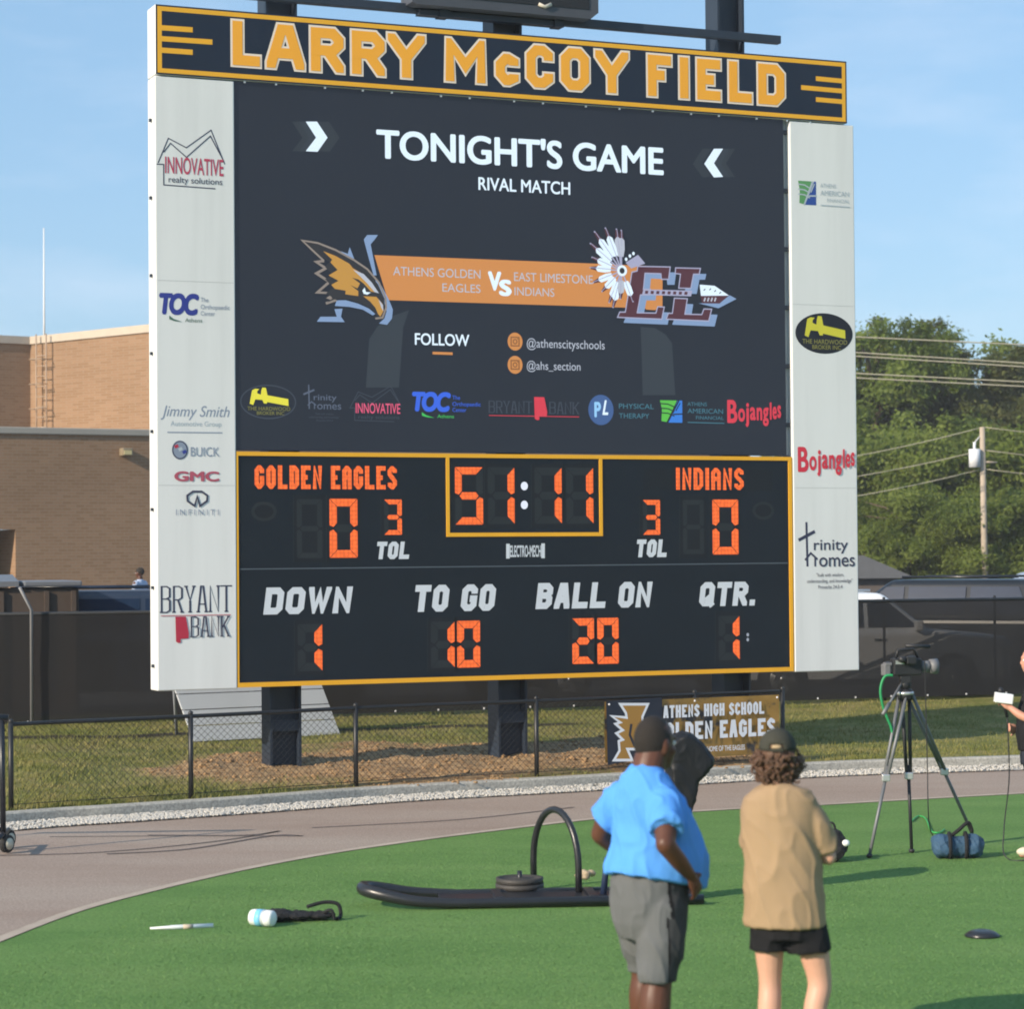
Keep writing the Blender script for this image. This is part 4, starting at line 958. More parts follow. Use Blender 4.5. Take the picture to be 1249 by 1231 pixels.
def crown_mesh(seed, H, Wd, n_cl, per, leaf, low=.18, spiky=False):
    r = random.Random(seed); vs, fs = [], []
    lobes = []
    for k in range(26):
        a_ = r.random()*6.28; h = r.uniform(low+.12, .86); rr_ = Wd*.5*r.uniform(.15, .62)*(1.15-abs(h-.5))
        lobes.append((Vector((cos(a_)*rr_, sin(a_)*rr_, h*H)), Wd*r.uniform(.12, .21), H*r.uniform(.07, .125)))
    lobes.append((Vector((0, 0, H*.82)), Wd*.22, H*.17))
    cl = []
    for _ in range(n_cl):
        c, rx, rz = lobes[r.randrange(len(lobes))]
        d_ = Vector((r.gauss(0, 1), r.gauss(0, 1), r.gauss(.25, 1))).normalized(); k = r.uniform(.86, 1.08)
        cl.append((c+Vector((d_.x*rx, d_.y*rx, d_.z*rz))*k, r.uniform(.28, .62), d_))
    if spiky:
        for _ in range(12):
            a_ = r.random()*6.28; x = r.uniform(0, Wd*.32); b_ = Vector((cos(a_)*x, sin(a_)*x, H*r.uniform(.82, .9)))
            for j in range(4): cl.append((b_+Vector((r.uniform(-.15, .15), r.uniform(-.15, .15), j*.42)), .26, Vector((0, 0, 1))))
    for c, s, dd in cl:
        for _ in range(per):
            p = c+Vector((r.gauss(0, s*.62), r.gauss(0, s*.62), r.gauss(0, s*.45)))
            nrm = (dd*2.0+Vector((r.gauss(0, 1), r.gauss(0, 1), r.gauss(.3, 1)))).normalized(); t = nrm.cross(Vector((r.random()-.5, r.random()-.5, r.random()-.5))).normalized(); b_ = nrm.cross(t)
            L = leaf*r.uniform(.6, 1.5); w_ = L*.5; i = len(vs)
            vs += [tuple(p-t*L), tuple(p+b_*w_), tuple(p+t*L), tuple(p-b_*w_)]; fs.append((i, i+1, i+2, i+3))
    me = bpy.data.meshes.new('crown'); me.from_pydata(vs, [], fs); me.update(); return me, [c for c, _, _ in cl]
def make_tree(name, seed, H, Wd, n_cl, per, leaf, mat, label, spiky=False, low=.18):
    root = empty(name, (0, 0, -.2), 0, label, 'tree', 'trees behind the parking lot')
    me, cl = crown_mesh(seed, H, Wd, n_cl, per, leaf, low, spiky); link('crown', me, mat, root)
    mb = MB(); r = random.Random(seed); rr_ = .028*H
    mb.tube([(0, 0, -.1), (.05, 0, H*.18), (-.06, .05, H*.45), (.05, 0, H*.8)], [rr_*1.25, rr_, rr_*.7, rr_*.2], 9)
    for c in r.sample(cl, 26):
        z0 = min(H*.75, max(H*.12, c.z-.28*H*r.uniform(.4, 1))); mb.tube([(0, 0, z0), (c.x*.45, c.y*.45, (z0+c.z)/2+.05*H), tuple(c)], [rr_*.42, rr_*.26, rr_*.08], 5)
    mb.build('trunk', [BARK], root); return root
protoA = make_tree('broadleaf_tree', 11, 11.0, 8.5, 250, 250, .085, LF[0], '')
protoB = make_tree('broadleaf_tree', 23, 10.5, 7.5, 230, 240, .08, LF[1], '', spiky=True)
protoC = make_tree('broadleaf_tree', 37, 7.0, 7.5, 240, 250, .08, LF[2], '', low=.0)
spots = [(protoA, 1070, 104, 1.16, 'tall rounded green tree whose crown stands just right of the scoreboard'), (protoB, 1116, 108, 1.16, 'green tree with fine upright top shoots, second from the scoreboard'),
         (protoB, 1218, 106, 1.10, 'olive brown topped tree at the right edge behind the utility pole'), (protoA, 1168, 122, .98, 'far tree filling the dip in the tree line left of the utility pole'),
         (protoA, 1290, 110, 1.10, 'rounded green tree cut off by the right edge of the photo'), (protoC, 1072, 92, 1.05, 'low bright green tree standing behind the small shed roof'),
         (protoC, 1150, 94, 1.12, 'wide bright green tree left of the utility pole'), (protoC, 1212, 92, 1.0, 'bright green tree directly behind the utility pole'),
         (protoC, 1275, 92, 1.1, 'low green tree by the right edge behind the parked cars'), (protoA, 1000, 106, 1.0, 'green tree mostly hidden behind the right hand sponsor panel'), 
         (protoC, 1110, 88, .72, 'small bushy tree low beside the shed'), (protoC, 1180, 86, .66, 'small bushy tree behind the parked silver car'), (protoC, 1245, 86, .7, 'small bushy tree at the far right behind the cars')]
seen = set()
for i, (pr, px, Y, sc, lb) in enumerate(spots):
    o = pr if pr not in seen else copy_tree(pr); seen.add(pr)
    p = D(px, 670, Y); o.location = (p.x, p.y, -.2); o.scale = (sc, sc, sc*(1+.04*sin(i*2.1))); o.rotation_euler.z = i*1.9; o['label'] = lb
# dense woodland behind the row
r = random.Random(5); vs, fs = [], []
me, _ = crown_mesh(71, 9.5, 9, 170, 90, .14, low=.0); v0 = [v.co.copy() for v in me.vertices]; f0_ = [tuple(p.vertices) for p in me.polygons]
for k in range(9):
    rot = Matrix.Rotation(r.random()*6.28, 3, 'Z'); s = r.uniform(.8, 1.0); o_ = Vector((10+k*6.2, r.uniform(126, 134), -.3)); i0 = len(vs)
    vs += [tuple(rot @ v*s+o_) for v in v0]; fs += [tuple(i+i0 for i in f) for f in f0_]
me2 = bpy.data.meshes.new('woods'); me2.from_pydata(vs, [], fs); me2.update()
tag(link('woods', me2, LF[0]), kind='stuff', label='dense dark green woodland far behind the row of trees', cat='woods')

# small shed with a grey roof among the trees
p = D(1046, 690, 81); sh = empty('shed', (p.x, p.y, -.2), radians(8), 'small shed with a low grey roof among the trees right of the scoreboard', 'shed')
mb = MB(); mb.box((-1.6, -1.2, 0), (1.2, 1.2, 2.0)); mb.build('wall', [M('shed_wall', (.12, .10, .09), .9)], sh)
mb = MB(); mb.prism([(-1.7, 2.02), (1.6, 2.02), (1.6, 2.1), (-.2, 2.85), (-1.7, 2.85)], 'y', -1.5, 1.4); mb.build('roof', [M('shed_roof', (.13, .135, .145), .8)], sh); sh.scale = (.88, .88, .9)
# utility poles and wires
WOOD = M('pole_wood', (.42, .35, .27), .85, .2, 4, bump=.4, bscale=25); WIRE = M('wire', (.40, .37, .27), .5, .1); WIRED = M('wire_dark', (.12, .12, .11), .5, .1); WH = M('transformer_white', (.75, .76, .78), .4)
pb = D(1201.5, 690, 84); pt = D(1198, 521, 84)
up = empty('utility_pole', (pb.x, pb.y, -.2), 0, 'pale wooden utility pole with a white transformer in front of the trees', 'utility pole')
mb = MB(); mb.tube([(0, 0, 0), (pt.x-pb.x, 0, pt.z+.2)], [.125, .09], 10); mb.build('pole', [WOOD], up)
zT = D(1190, 558, 84).z+.2
mb = MB(); mb.cyl((-.33, -.1, zT-.34), (-.33, -.1, zT+.28), .2, 14); mb.cyl((-.33, -.1, zT+.28), (-.33, -.1, zT+.52), .05, 8); mb.tube([(-.33, -.1, zT+.5), (-.1, 0, zT+.75)], .02, 5); mb.build('transformer', [WH], up)
mb = MB(); mb.tube([(-.05, 0, zT-.15), (.45, 0, zT-.18)], .035, 6); mb.build('crossarm', [WOOD], up)
def wire(a, b, sag, r, mat, label, group):
    pts = []
    for k in range(25):
        t = k/24; q = a.lerp(b, t); q.z -= sag*4*t*(1-t); pts.append(q)
    mb = MB(); mb.tube(pts, r, 5); return tag(mb.build('power_line', mat), label, 'power line', group)
for (yl, yr, lb) in ((411, 420.5, 'topmost pale overhead wire crossing the tree tops'), (430, 443, 'upper wire of the second pair crossing the trees'), (434.5, 447.5, 'lower wire of the second pair crossing the trees'), (455.5, 466, 'upper wire of the lowest pair crossing the trees'), (461, 471.5, 'lower wire of the lowest pair crossing the trees')):
    a_, b_ = D(1043, yl, 78), D(1249, yr, 78); d_ = b_-a_; wire(a_-d_*1.6, b_+d_*6, 0, .022, WIRE, lb, 'wires over the trees')
for (y0, yl, lb) in ((521, 545, 'thin wire running left from the top of the utility pole'), (549, 570, 'thin wire running left from above the transformer'), (572, 594, 'thin wire running left from below the transformer')):
    a_, b_ = D(1199, y0, 84), D(1043, yl, 84); wire(a_, b_+(b_-a_)*1.7, .35, .016, WIRE, lb, 'wires on the utility pole'); c_ = D(1249, y0+1, 84); wire(a_, c_+(c_-a_)*12, .5, .014, WIRE, lb.replace('left', 'right'), 'wires on the utility pole')

# ------------------------------------------------------------------ parked vehicles
GLASS = M('car_glass', (.012, .026, .058), .2, .2, 2, spec=.06); TYRE = M('tyre', (.02, .02, .02), .85, .2); RIM = M('rim', (.55, .56, .58), .3, .1, metal=.8); TAILL = M('tail_red', (.35, .02, .02), .25); HEADL = M('head_lens', (.7, .72, .75), .15); PLATE = M('plate', (.7, .7, .72), .4); BLKP = M('black_plastic', (.02, .02, .022), .6); CHRM = M('chrome', (.7, .7, .72), .15, .05, metal=1)
def paint(name, c): return M('paint_'+name, c, .28, .06, 1, spec=.6)
def make_suv(mat, label, hood=True):
    root = empty('parked_car', (0, 0, 0), 0, label, 'car', 'cars parked behind the screened fence')
    bm = bmesh.new(); o = []
    def arch(cx): return [(cx+.44*cos(q), .36+.44*sin(q)) for q in [pi*(1-k/8) for k in range(9)]]
    o = [(-2.42, .38)]+[(x, z) for x, z in arch(-1.45)]+[(x, z) for x, z in arch(1.45)]+[(2.38, .38), (2.45, .62), (2.42, .95), (2.30, 1.06), (1.15, 1.17), (-2.38, 1.17), (-2.47, .95)]
    n = len(o); v0 = [bm.verts.new((x, -.97, z)) for x, z in o]; v1 = [bm.verts.new((x, .97, z)) for x, z in o]
    bm.faces.new(v0); bm.faces.new(v1[::-1])
    for i in range(n): bm.faces.new((v0[i], v1[i], v1[(i+1) % n], v0[(i+1) % n]))
    bmesh.ops.recalc_face_normals(bm, faces=bm.faces[:])
    ed = [e for e in bm.edges if abs(e.verts[0].co.y-e.verts[1].co.y) < .01 and min(v.co.z for v in e.verts) > .9]
    bmesh.ops.bevel(bm, geom=ed, offset=.09, segments=3, affect='EDGES', profile=.5)
    mb = MB(); mb.bm(bm, 0, None, False)
    lo = [(1.12, .90), (-2.36, .90)]; bm = bmesh.new()
    A = [bm.verts.new(p) for p in ((1.1, -.90, 1.16), (1.1, .90, 1.16), (-2.37, .90, 1.16), (-2.37, -.90, 1.16))]; B = [bm.verts.new(p) for p in ((.28, -.70, 1.80), (.28, .70, 1.80), (-2.12, .68, 1.80), (-2.12, -.68, 1.80))]
    bm.faces.new(B)
    for i in range(4): bm.faces.new((A[i], A[(i+1) % 4], B[(i+1) % 4], B[i]))
    bmesh.ops.recalc_face_normals(bm, faces=bm.faces[:])
    bmesh.ops.bevel(bm, geom=[e for e in bm.edges if max(v.co.z for v in e.verts) > 1.7], offset=.10, segments=4, affect='EDGES', profile=.5); mb.bm(bm, 0, None, True)
    for s in (-1, 1): mb.tube([(.1, s*.62, 1.845), (-1.9, s*.62, 1.845)], .022, 6)
    mb.build('body', [mat], root)
    def q3(P, name, m, push): # glass quad as a thin slab
        P = [Vector(p) for p in P]; nr = (P[1]-P[0]).cross(P[3]-P[0]).normalized()
        if nr.dot(Vector(push)) < 0: nr = -nr
        mb = MB(); mb.add([p+nr*.012 for p in P]+[p-nr*.03 for p in P], [(0, 1, 2, 3), (7, 6, 5, 4)]+[(i, (i+1) % 4, (i+1) % 4+4, i+4) for i in range(4)]); mb.build(name, [m], root)
    def sd(x0, x1, z, s, a=1.1, b=-2.37): # point on the sloping side at fraction
        return None
    for s in (-1, 1):
        Y = lambda z: s*(.90-(z-1.16)*.20/.64)
        XF = lambda z: 1.1-(z-1.16)*.82/.64; XB = lambda z: -2.37+(z-1.16)*.25/.64
        for (xa, xb, xat, xbt) in ((XF(1.22)-.16, .02, XF(1.68)-.10, .02), (-.06, -1.05, -.06, -1.05), (-1.13, XB(1.22)+.2, -1.13, XB(1.68)+.22)):
            q3(((xa, Y(1.22), 1.22), (xb, Y(1.22), 1.22), (xbt, Y(1.68), 1.68), (xat, Y(1.68), 1.68)), 'window', GLASS, (0, s, 0))
    q3(((1.1-.06, -.78, 1.22), (1.1-.06, .78, 1.22), (.39, .62, 1.70), (.39, -.62, 1.70)), 'windscreen', GLASS, (1, 0, .5)); q3(((-2.345, -.76, 1.24), (-2.345, .76, 1.24), (-2.17, .62, 1.68), (-2.17, -.62, 1.68)), 'rear_window', GLASS, (-1, 0, .2))
    for x in (1.45, -1.45):
        for s in (-1, 1):
            mb = MB(); mb.rings([(0, 0, -.12, .30, .30), (0, 0, -.12, .34, .34), (0, 0, -.09, .37, .37), (0, 0, .09, .37, .37), (0, 0, .12, .34, .34), (0, 0, .12, .30, .30)], 22); w = mb.build('tyre', [TYRE])
            rim = MB(); rim.rings([(0, 0, -.1, .24, .24), (0, 0, .105, .24, .24), (0, 0, .125, .22, .22), (0, 0, .115, .06, .06), (0, 0, .14, .05, .05)], 18)
            for k in range(5): a_ = k*1.2566; rim.box((.04, -.035, .115), (.22, .035, .132), 0, 0, Matrix.Rotation(a_, 4, 'Z'))
            w.name = 'wheel'; w.parent = root; w.location = (x, s*.87, .37); w.rotation_euler = (-s*pi/2, 0, 0); rim.build('rim', [RIM], w)
    for s in (-1, 1):
        mb = MB(); mb.box((-2.475, s*.86-.1, .78), (-2.33, s*.86+.1, 1.22), 0, .03); mb.build('tail_light', [TAILL], root)
        mb = MB(); mb.box((2.28, s*.72-.2, .78), (2.445, s*.72+.2, .95), 0, .03); mb.build('headlight', [HEADL], root)
        mb = MB(); mb.box((.78, s*1.0-.1, 1.16), (.92, s*1.0+.1, 1.34), 0, .03); mb.build('mirror', [mat], root)
        for x in (.3, -.7): mb = MB(); mb.box((x, s*.97-.02, 1.0), (x-.2, s*.97+.02, 1.035)); mb.build('handle', [CHRM], root)
    mb = MB(); mb.box((-2.52, -.9, .42), (-2.40, .9, .68), 0, .04); mb.box((2.38, -.9, .40), (2.50, .9, .62), 0, .04); mb.build('bumper', [BLKP], root)
    mb = MB(); mb.box((2.44, -.5, .66), (2.462, .5, .90), 0, .005); mb.build('grille', [BLKP], root)
    mb = MB(); mb.box((-2.49, -.16, .80), (-2.475, .16, .96)); mb.build('number_plate', [PLATE], root)
    return root
cars = [('black', (.012, .014, .018), 1122, 42.0, 152, 1.0, 'large dark sport utility vehicle behind the screened fence at the right'), ('silverblue', (.30, .36, .46), 1262, 50, 170, 1.02, 'silver blue vehicle with roof rails behind the dark one at the right edge'),
        ('white', (.75, .76, .78), 1046, 38.6, 2, .91, 'white car whose roof end shows just right of the scoreboard panel'), ('navy', (.02, .03, .055), 176, 36.2, 8, 1.0, 'dark blue vehicle with big windows in front of the brick building'),
        ('charcoal', (.05, .05, .055), 505, 38.5, 196, .92, 'dark vehicle seen dimly through the screen under the scoreboard'), ('black2', (.02, .02, .022), 785, 39.0, 8, .92, 'dark vehicle whose wheel shows above the fence banner')]
proto = None
for nm, c, px, Y, hd, sc, lb in cars:
    if proto is None: o = proto = make_suv(paint(nm, c), lb); first = paint(nm, c)
    else:
        o = copy_tree(proto); o['label'] = lb; m_ = paint(nm, c)
        for ch in o.children:
            if ch.type == 'MESH' and ch.data.materials[0] == first:
                ch.data = ch.data.copy(); ch.data.materials[0] = m_
    p = D(px, 700, Y); o.location = (p.x, p.y, LOT); o.rotation_euler.z = radians(hd); o.scale = (sc,)*3
# brown rubbish skip
BRN = M('skip_brown', (.085, .062, .048), .6, .25, 2, bump=.15, bscale=8)
p = D(30, 800, 35.4); dk = empty('dumpster', (p.x, p.y, LOT), radians(18), 'brown metal dumpster behind the fence at the left edge', 'dumpster')
mb = MB(); mb.box((-2.2, -.9, .1), (.74, .9, 1.98), 0, .02)
for x in (-1.9, -1.2, -.5, .2, .62): mb.box((x, -.955, .15), (x+.07, -.9005, 1.95))
mb.build('bin', [BRN], dk)
mb = MB(); mb.prism([(-.98, 2.02), (.98, 2.02), (.98, 2.08), (-.1, 2.2), (-.98, 2.1)], 'x', -2.25, -.2); mb.box((-.12, -.98, 2.02), (.78, .98, 2.10), 0, .02); mb.build('lid', [M('lid_grey', (.16, .17, .19), .5)], dk); dk.scale = (.9, .9, .93)

# ------------------------------------------------------------------ screened boundary fence
def screen_mat():
    m = M('wind_screen', (.0165, .0155, .0165), .85, .25, 1.5); n, l = m.node_tree.nodes, m.node_tree.links; b = n['Principled BSDF']; tr = n.new('ShaderNodeBsdfTransparent'); ms = n.new('ShaderNodeMixShader'); ms.inputs['Fac'].default_value = .08
    l.new(b.outputs[0], ms.inputs[1]); l.new(tr.outputs[0], ms.inputs[2]); l.new(ms.outputs[0], n['Material Output'].inputs['Surface']); return m
PAINTB2 = M('post_black', (.02, .021, .024), .5)
GALV = M('galvanised', (.22, .22, .23), .6, .2, 5, metal=.2)
fth = atan2(fdir.y, fdir.x); sf = empty('screened_fence', FA, fth, 'long boundary fence covered in dark see through windscreen mesh', 'fence')
FL = (FB-FA).length; HT = ((D(0, 745, FA.y).z+D(1249, 735, FB.y).z)/2-FZ); print('fence', FA, FB, HT)
mb = MB(); vs = []; NS = 240
for i in range(NS+1):
    u = -14+(FL+34)*i/NS
    for j in range(5): vs.append((u, -.03+.018*noise.noise(Vector((u*1.7, j*.9, 0))), .03+(HT-.05)*j/4))
mb.add(vs, [(i*5+j, (i+1)*5+j, (i+1)*5+j+1, i*5+j+1) for i in range(NS) for j in range(4)], 0, True); mb.build('windscreen', [screen_mat()], sf)
mb = MB(); mb.tube([(-14, 0, HT), (FL+20, 0, HT)], .028, 8); mb.build('top_rail', [M('rail_black', (.02, .021, .023), .5)], sf)
FF = Frame(FA, fth)
for px in (-150, 37, 245, 433, 610, 790, 930, 1080, 1215, 1345):
    u = FF.uv(px, 800)[0]; mb = MB(); pts = [(u, .03, -.1), (u, .03, HT+.06)]
    if px < 240: pts += [(u-.16, -.02, HT+.36)]
    pts = [(q[0], q[1]-(.13 if px < 100 else .0), q[2]) for q in pts]; mb.tube(pts, .021, 8); mb.build('post', [GALV if px < 100 else PAINTB2], sf)
for k in range(26):
    u = -1+FL*k/24+.05*sin(k*7.3); mb = MB(); mb.box((u-.010, -.06, .04), (u+.010, -.048, .066)); mb.build('tie_clip', [PLATE], sf)

# ------------------------------------------------------------------ low chain link fence along the kerb
FBLK = M('fence_black', (.016, .017, .019), .45, .2, spec=.5)
fp = offs(interp(KERB, 3), .27)
def along(path, px):
    for a_, b_ in zip(path, path[1:]):
        fa, fb = [(FPX*q.x/q.y+PCX) for q in (a_, b_)]
        if fa <= px <= fb: return a_.lerp(b_, (px-fa)/(fb-fa+1e-9))
    return path[-1]
HF = .84
seg = [along(fp, 12)]+[p for p in fp if 12 < FPX*p.x/p.y+PCX < 952]+[along(fp, 952)]
lf = empty('chain_link_fence', Vector((seg[0].x, seg[0].y, 0)), 0, 'low black chain link fence along the kerb in front of the scoreboard', 'fence'); o_ = Vector((seg[0].x, seg[0].y, 0))
L2 = [p-o_ for p in seg]
mb = MB(); mb.tube([(p.x, p.y, HF) for p in L2], .021, 8); mb.build('top_rail', [FBLK], lf)
mb = MB(); mb.tube([(p.x, p.y, .05) for p in L2], .004, 5); mb.build('bottom_wire', [FBLK], lf)
for px in (12, 231, 432, 652, 845, 952):
    p = along(fp, px)-o_; mb = MB(); mb.tube([(p.x, p.y, -.1), (p.x, p.y, HF+.02)], .026, 8); mb.ball((p.x, p.y, HF+.03), .031, 0, 1); mb.build('post', [FBLK], lf)
cum = [0]
for a_, b_ in zip(L2, L2[1:]): cum.append(cum[-1]+(b_-a_).length)
def at_s(s):
    s = max(0, min(cum[-1], s))
    for i in range(len(cum)-1):
        if s <= cum[i+1]+1e-9: return L2[i].lerp(L2[i+1], (s-cum[i])/(cum[i+1]-cum[i]+1e-9))
mb = MB(); s = -HF
while s < cum[-1]:
    for sg, oy in ((1, -.002), (-1, .002)):
        sa, sb = (s, s+HF) if sg == 1 else (s+HF, s)
        if 0 <= min(sa, sb) and max(sa, sb) <= cum[-1]:
            p, q, r_ = at_s(sa), at_s((sa+sb)/2), at_s(sb); mb.tube([(p.x, p.y+oy, .05), (q.x, q.y+oy, HF/2+.02), (r_.x, r_.y+oy, HF-.02)], .0024, 3, cap=False)
    s += .075
mb.build('wire_mesh', [FBLK], lf)

# banner tied to that fence
pa, pbn = along(fp, 738), along(fp, 950); dd = pbn-pa; bth = atan2(dd.y, dd.x); NF = Frame(pa-Vector((-sin(bth), cos(bth), 0))*.05, bth)
ban = empty('banner', NF.O, bth, 'navy and gold vinyl school banner tied to the low fence behind the two spectators', 'banner')
bu0, bu1 = NF.uv(738, 890)[0], NF.uv(950, 885)[0]; bv0 = (NF.uv(740, 929)[1]+NF.uv(948, 921)[1])/2; bv1 = (NF.uv(738, 856)[1]+NF.uv(950, 848)[1])/2
def camo():
    m = noise_mat('banner_camo', [(.30, '#2a2f3b'), (.40, '#3a3a3d'), (.46, '#94743a'), (.75, '#b08a4a')], 2.0, rough=.5, bump=0, stretch=(1, 1, 1.3), spec=.3); return m
CAMO = camo(); BNV = M('banner_navy', lin('#232938'), .5, .15); BWH = M('banner_white', lin('#e6e9ef'), .5, .05); BGD = M('banner_gold', lin('#a87e3c'), .5, .15, 6)
mb = MB(); vs = []; NX, NY = 40, 10
def wav(u, v): t = (u-bu0)/(bu1-bu0); return .012*sin(t*9+v*3)+.01*noise.noise(Vector((u*3, v*4, 0)))
for i in range(NX+1):
    for j in range(NY+1): u = bu0+(bu1-bu0)*i/NX; v = bv0+(bv1-bv0)*j/NY; vs.append((u, wav(u, v), v))
mb.add(vs, [(i*(NY+1)+j, (i+1)*(NY+1)+j, (i+1)*(NY+1)+j+1, i*(NY+1)+j+1) for i in range(NX) for j in range(NY)], 0, True)
sheet = mb.build('banner_sheet', [CAMO], ban)
a = Art(NF, -.024); a.gpx('ATHENS HIGH SCHOOL', 809, 932, 876.5, 861, .21, BWH, yb1=873.5, gap=.20, ch=.14); a.gpx('GOLDEN EAGLES', 800, 945, 904.5, 882.5, .22, BWH, yb1=901.5, gap=.20, ch=.14); a.tpx('HOME OF THE EAGLES', 862, 908, 917, 911, BWH, yb1=916, bold=.02); a.build('banner_lettering', ban)
a = Art(NF, -.022); ZB = lambda L: [(x/5.204+720, y/5.207+820) for x, y in L]
a.ppx(ZB(((100,185),(455,160),(455,300),(440,440),(300,560),(110,590))), BNV)
EA = ((190,205),(365,205),(330,285),(345,480),(300,490),(235,490),(265,560),(150,560),(185,500),(180,440),(205,430),(165,390),(205,370),(160,330),(190,320),(135,280),(230,290),(225,260))
a.ppx(ZB(EA), BGD); a.lpx(ZB(EA), .03, BWH, True); a.lpx(ZB(((260,330),(250,400),(280,470))), .03, BNV); a.build('banner_emblem', ban)
mb = MB()
for u in (bu0+.04, (bu0+bu1)/2, bu1-.04): mb.ball((u, -.03, bv1-.03), .014, 0, 1)
mb.build('eyelet', [PLATE], ban)

# grey slatted panel leaning behind the left post
A0, A1 = GV(237, 906), GV(415, 896.5); A0.z = A1.z = min(A0.z, A1.z)-.02; dd = A1-A0; pth = atan2(dd.y, dd.x); wP = dd.length
pan = empty('slatted_panel', A0, pth, 'pale grey slatted panel leaning behind the left scoreboard post', 'panel')
PG = M('panel_grey', (.60, .63, .67), .45, .08, 2, metal=.1); PGS = M('panel_seam', (.25, .27, .3), .6)
mb = MB(); hP = 1.18; lx, ly = -.28, .42; NPL = 6
for k in range(NPL):
    z0, z1_ = hP*k/NPL, hP*(k+1)/NPL-.012
    f = lambda u, z, t: (u+lx*z/hP, ly*z/hP+t, z+.03)
    mb.add([f(0, z0, 0), f(wP, z0, 0), f(wP, z1_, 0), f(0, z1_, 0), f(0, z0, .04), f(wP, z0, .04), f(wP, z1_, .04), f(0, z1_, .04)], [(0, 1, 2, 3), (7, 6, 5, 4), (0, 4, 5, 1), (1, 5, 6, 2), (2, 6, 7, 3), (3, 7, 4, 0)])
mb.build('slats', [PG], pan)
mb = MB()
for u in (.05, wP/2, wP-.1): mb.add([(u, .045, .02), (u+.06, .045, .02), (u+.06+lx, .045+ly, hP+.02), (u+lx, .045+ly, hP+.02), (u, .09, .02), (u+.06, .09, .02), (u+.06+lx, .09+ly, hP+.02), (u+lx, .09+ly, hP+.02)], [(0, 1, 2, 3), (7, 6, 5, 4), (0, 4, 5, 1), (1, 5, 6, 2), (2, 6, 7, 3), (3, 7, 4, 0)])
for u in (.2, wP-.2): mb.tube([(u+lx, .07+ly, hP-.1), (u, 1.0, 0)], .02, 6)
mb.build('backing_frame', [PGS], pan)

# ------------------------------------------------------------------ things on the track and turf
RUB = M('black_vinyl', (.018, .019, .022), .32, .25, 4, bump=.1, bscale=12, spec=.5); MATB = M('black_cloth', (.013, .013, .015), .85, .3, 6, bump=.3, bscale=40); PAINTB = M('black_paint', (.014, .016, .022), .35, .2, 3, spec=.5)
IRON = M('cast_iron', (.05, .046, .042), .6, .3, 8, bump=.2)
# wheeled rack at the left edge
p = G(4, 1040, TURF); rk = empty('equipment_rack', (p.x, p.y, TURF), radians(4), 'black wheeled equipment rack standing on the track at the left edge', 'rack')
mb = MB(); mb.tube([(0, 0, .12), (-.01, 0, 1.2)], .026, 8); mb.tube([(-1.9, .05, .14), (-1.9, .05, 1.2)], .026, 8); mb.build('upright', [PAINTB], rk)
mb = MB(); mb.tube([(-1.95, .05, 1.19), (.05, 0, 1.19)], .032, 8); mb.tube([(-1.9, .05, .2), (0, 0, .2)], .02, 8); mb.tube([(0, -.35, .16), (0, .35, .16)], .022, 8); mb.build('rail', [PAINTB], rk)
for q in ((.04, -.06), (0, .34), (-1.9, -.3), (-1.9, .36)):
    mb = MB(); mb.rings([(0, 0, -.03, .03, .03), (0, 0, -.03, .065, .065), (0, 0, -.02, .08, .08), (0, 0, .02, .08, .08), (0, 0, .03, .065, .065), (0, 0, .03, .03, .03)], 20)
    w = mb.build('caster', [TYRE]); w.parent = rk; w.location = (q[0], q[1], .082); w.rotation_euler = (pi/2, .0, radians(58))
    mb = MB(); mb.rings([(0, 0, -.034, .052, .052), (0, 0, .034, .052, .052)], 16); mb.build('hub', [M('cream_plastic', (.62, .58, .45), .45)], w)
# training sled
s0, s1 = G(437, 1106, TURF), G(868, 1098, TURF); dd = s1-s0; sth = atan2(dd.y, dd.x); SL = dd.length
sl_ = empty('training_sled', s0, sth, 'black football training sled with an arched handle, weight plates and an upright vinyl pad', 'training sled')
sinv = Matrix.Rotation(-sth, 3, 'Z')
def sloc(px, py): return sinv @ (G(px, py, TURF)-s0)
mb = MB(); bow = [(.75, -.25, .042), (.42, -.24, .062), (.18, -.18, .105), (.05, -.08, .13), (.05, .08, .13), (.18, .18, .105), (.42, .24, .062), (.75, .25, .042)]
mb.tube([(SL-.1, -.25, .042)]+[tuple(p) for p in interp([Vector(b) for b in bow], 5)]+[(SL-.1, .25, .042)], [.036]+[.036+.013*sin(pi*min(1, k/35)) for k in range(36)]+[.036], 12); mb.build('skid_frame', [RUB], sl_)
mb = MB(); mb.box((.6, -.21, .03), (SL-.15, .21, .058), 0, .008)
for x in (1.0, 1.7, 2.3): mb.box((x, -.24, .035), (x+.07, .24, .082), 0, .008)
mb.build('deck', [PAINTB], sl_)
ha, hb = sloc(651, 1086), sloc(706, 1098); hc = (ha+hb)/2; hx = (hb-ha)/2
mb = MB(); pts = [ha+Vector((0, 0, .05))]+[hc+hx*(-cos(q))+Vector((0, 0, .24+.41*sin(q))) for q in [pi*k/16 for k in range(17)]]+[hb+Vector((0, 0, .05))]
mb.tube(pts, .026, 12); mb.build('arched_handle', [RUB], sl_)
wc = sloc(634, 1094)
for k in range(2):
    mb = MB(); z = .062+.043*k; rr_ = .185-.004*k; mb.rings([(wc.x, wc.y, z, rr_-.02, rr_-.02), (wc.x, wc.y, z, rr_, rr_), (wc.x, wc.y, z+.040, rr_, rr_), (wc.x, wc.y, z+.040, rr_-.025, rr_-.025), (wc.x, wc.y, z+.031, rr_-.03, rr_-.03), (wc.x, wc.y, z+.031, .06, .06), (wc.x, wc.y, z+.040, .05, .05)], 28); mb.build('weight_plate', [IRON], sl_)
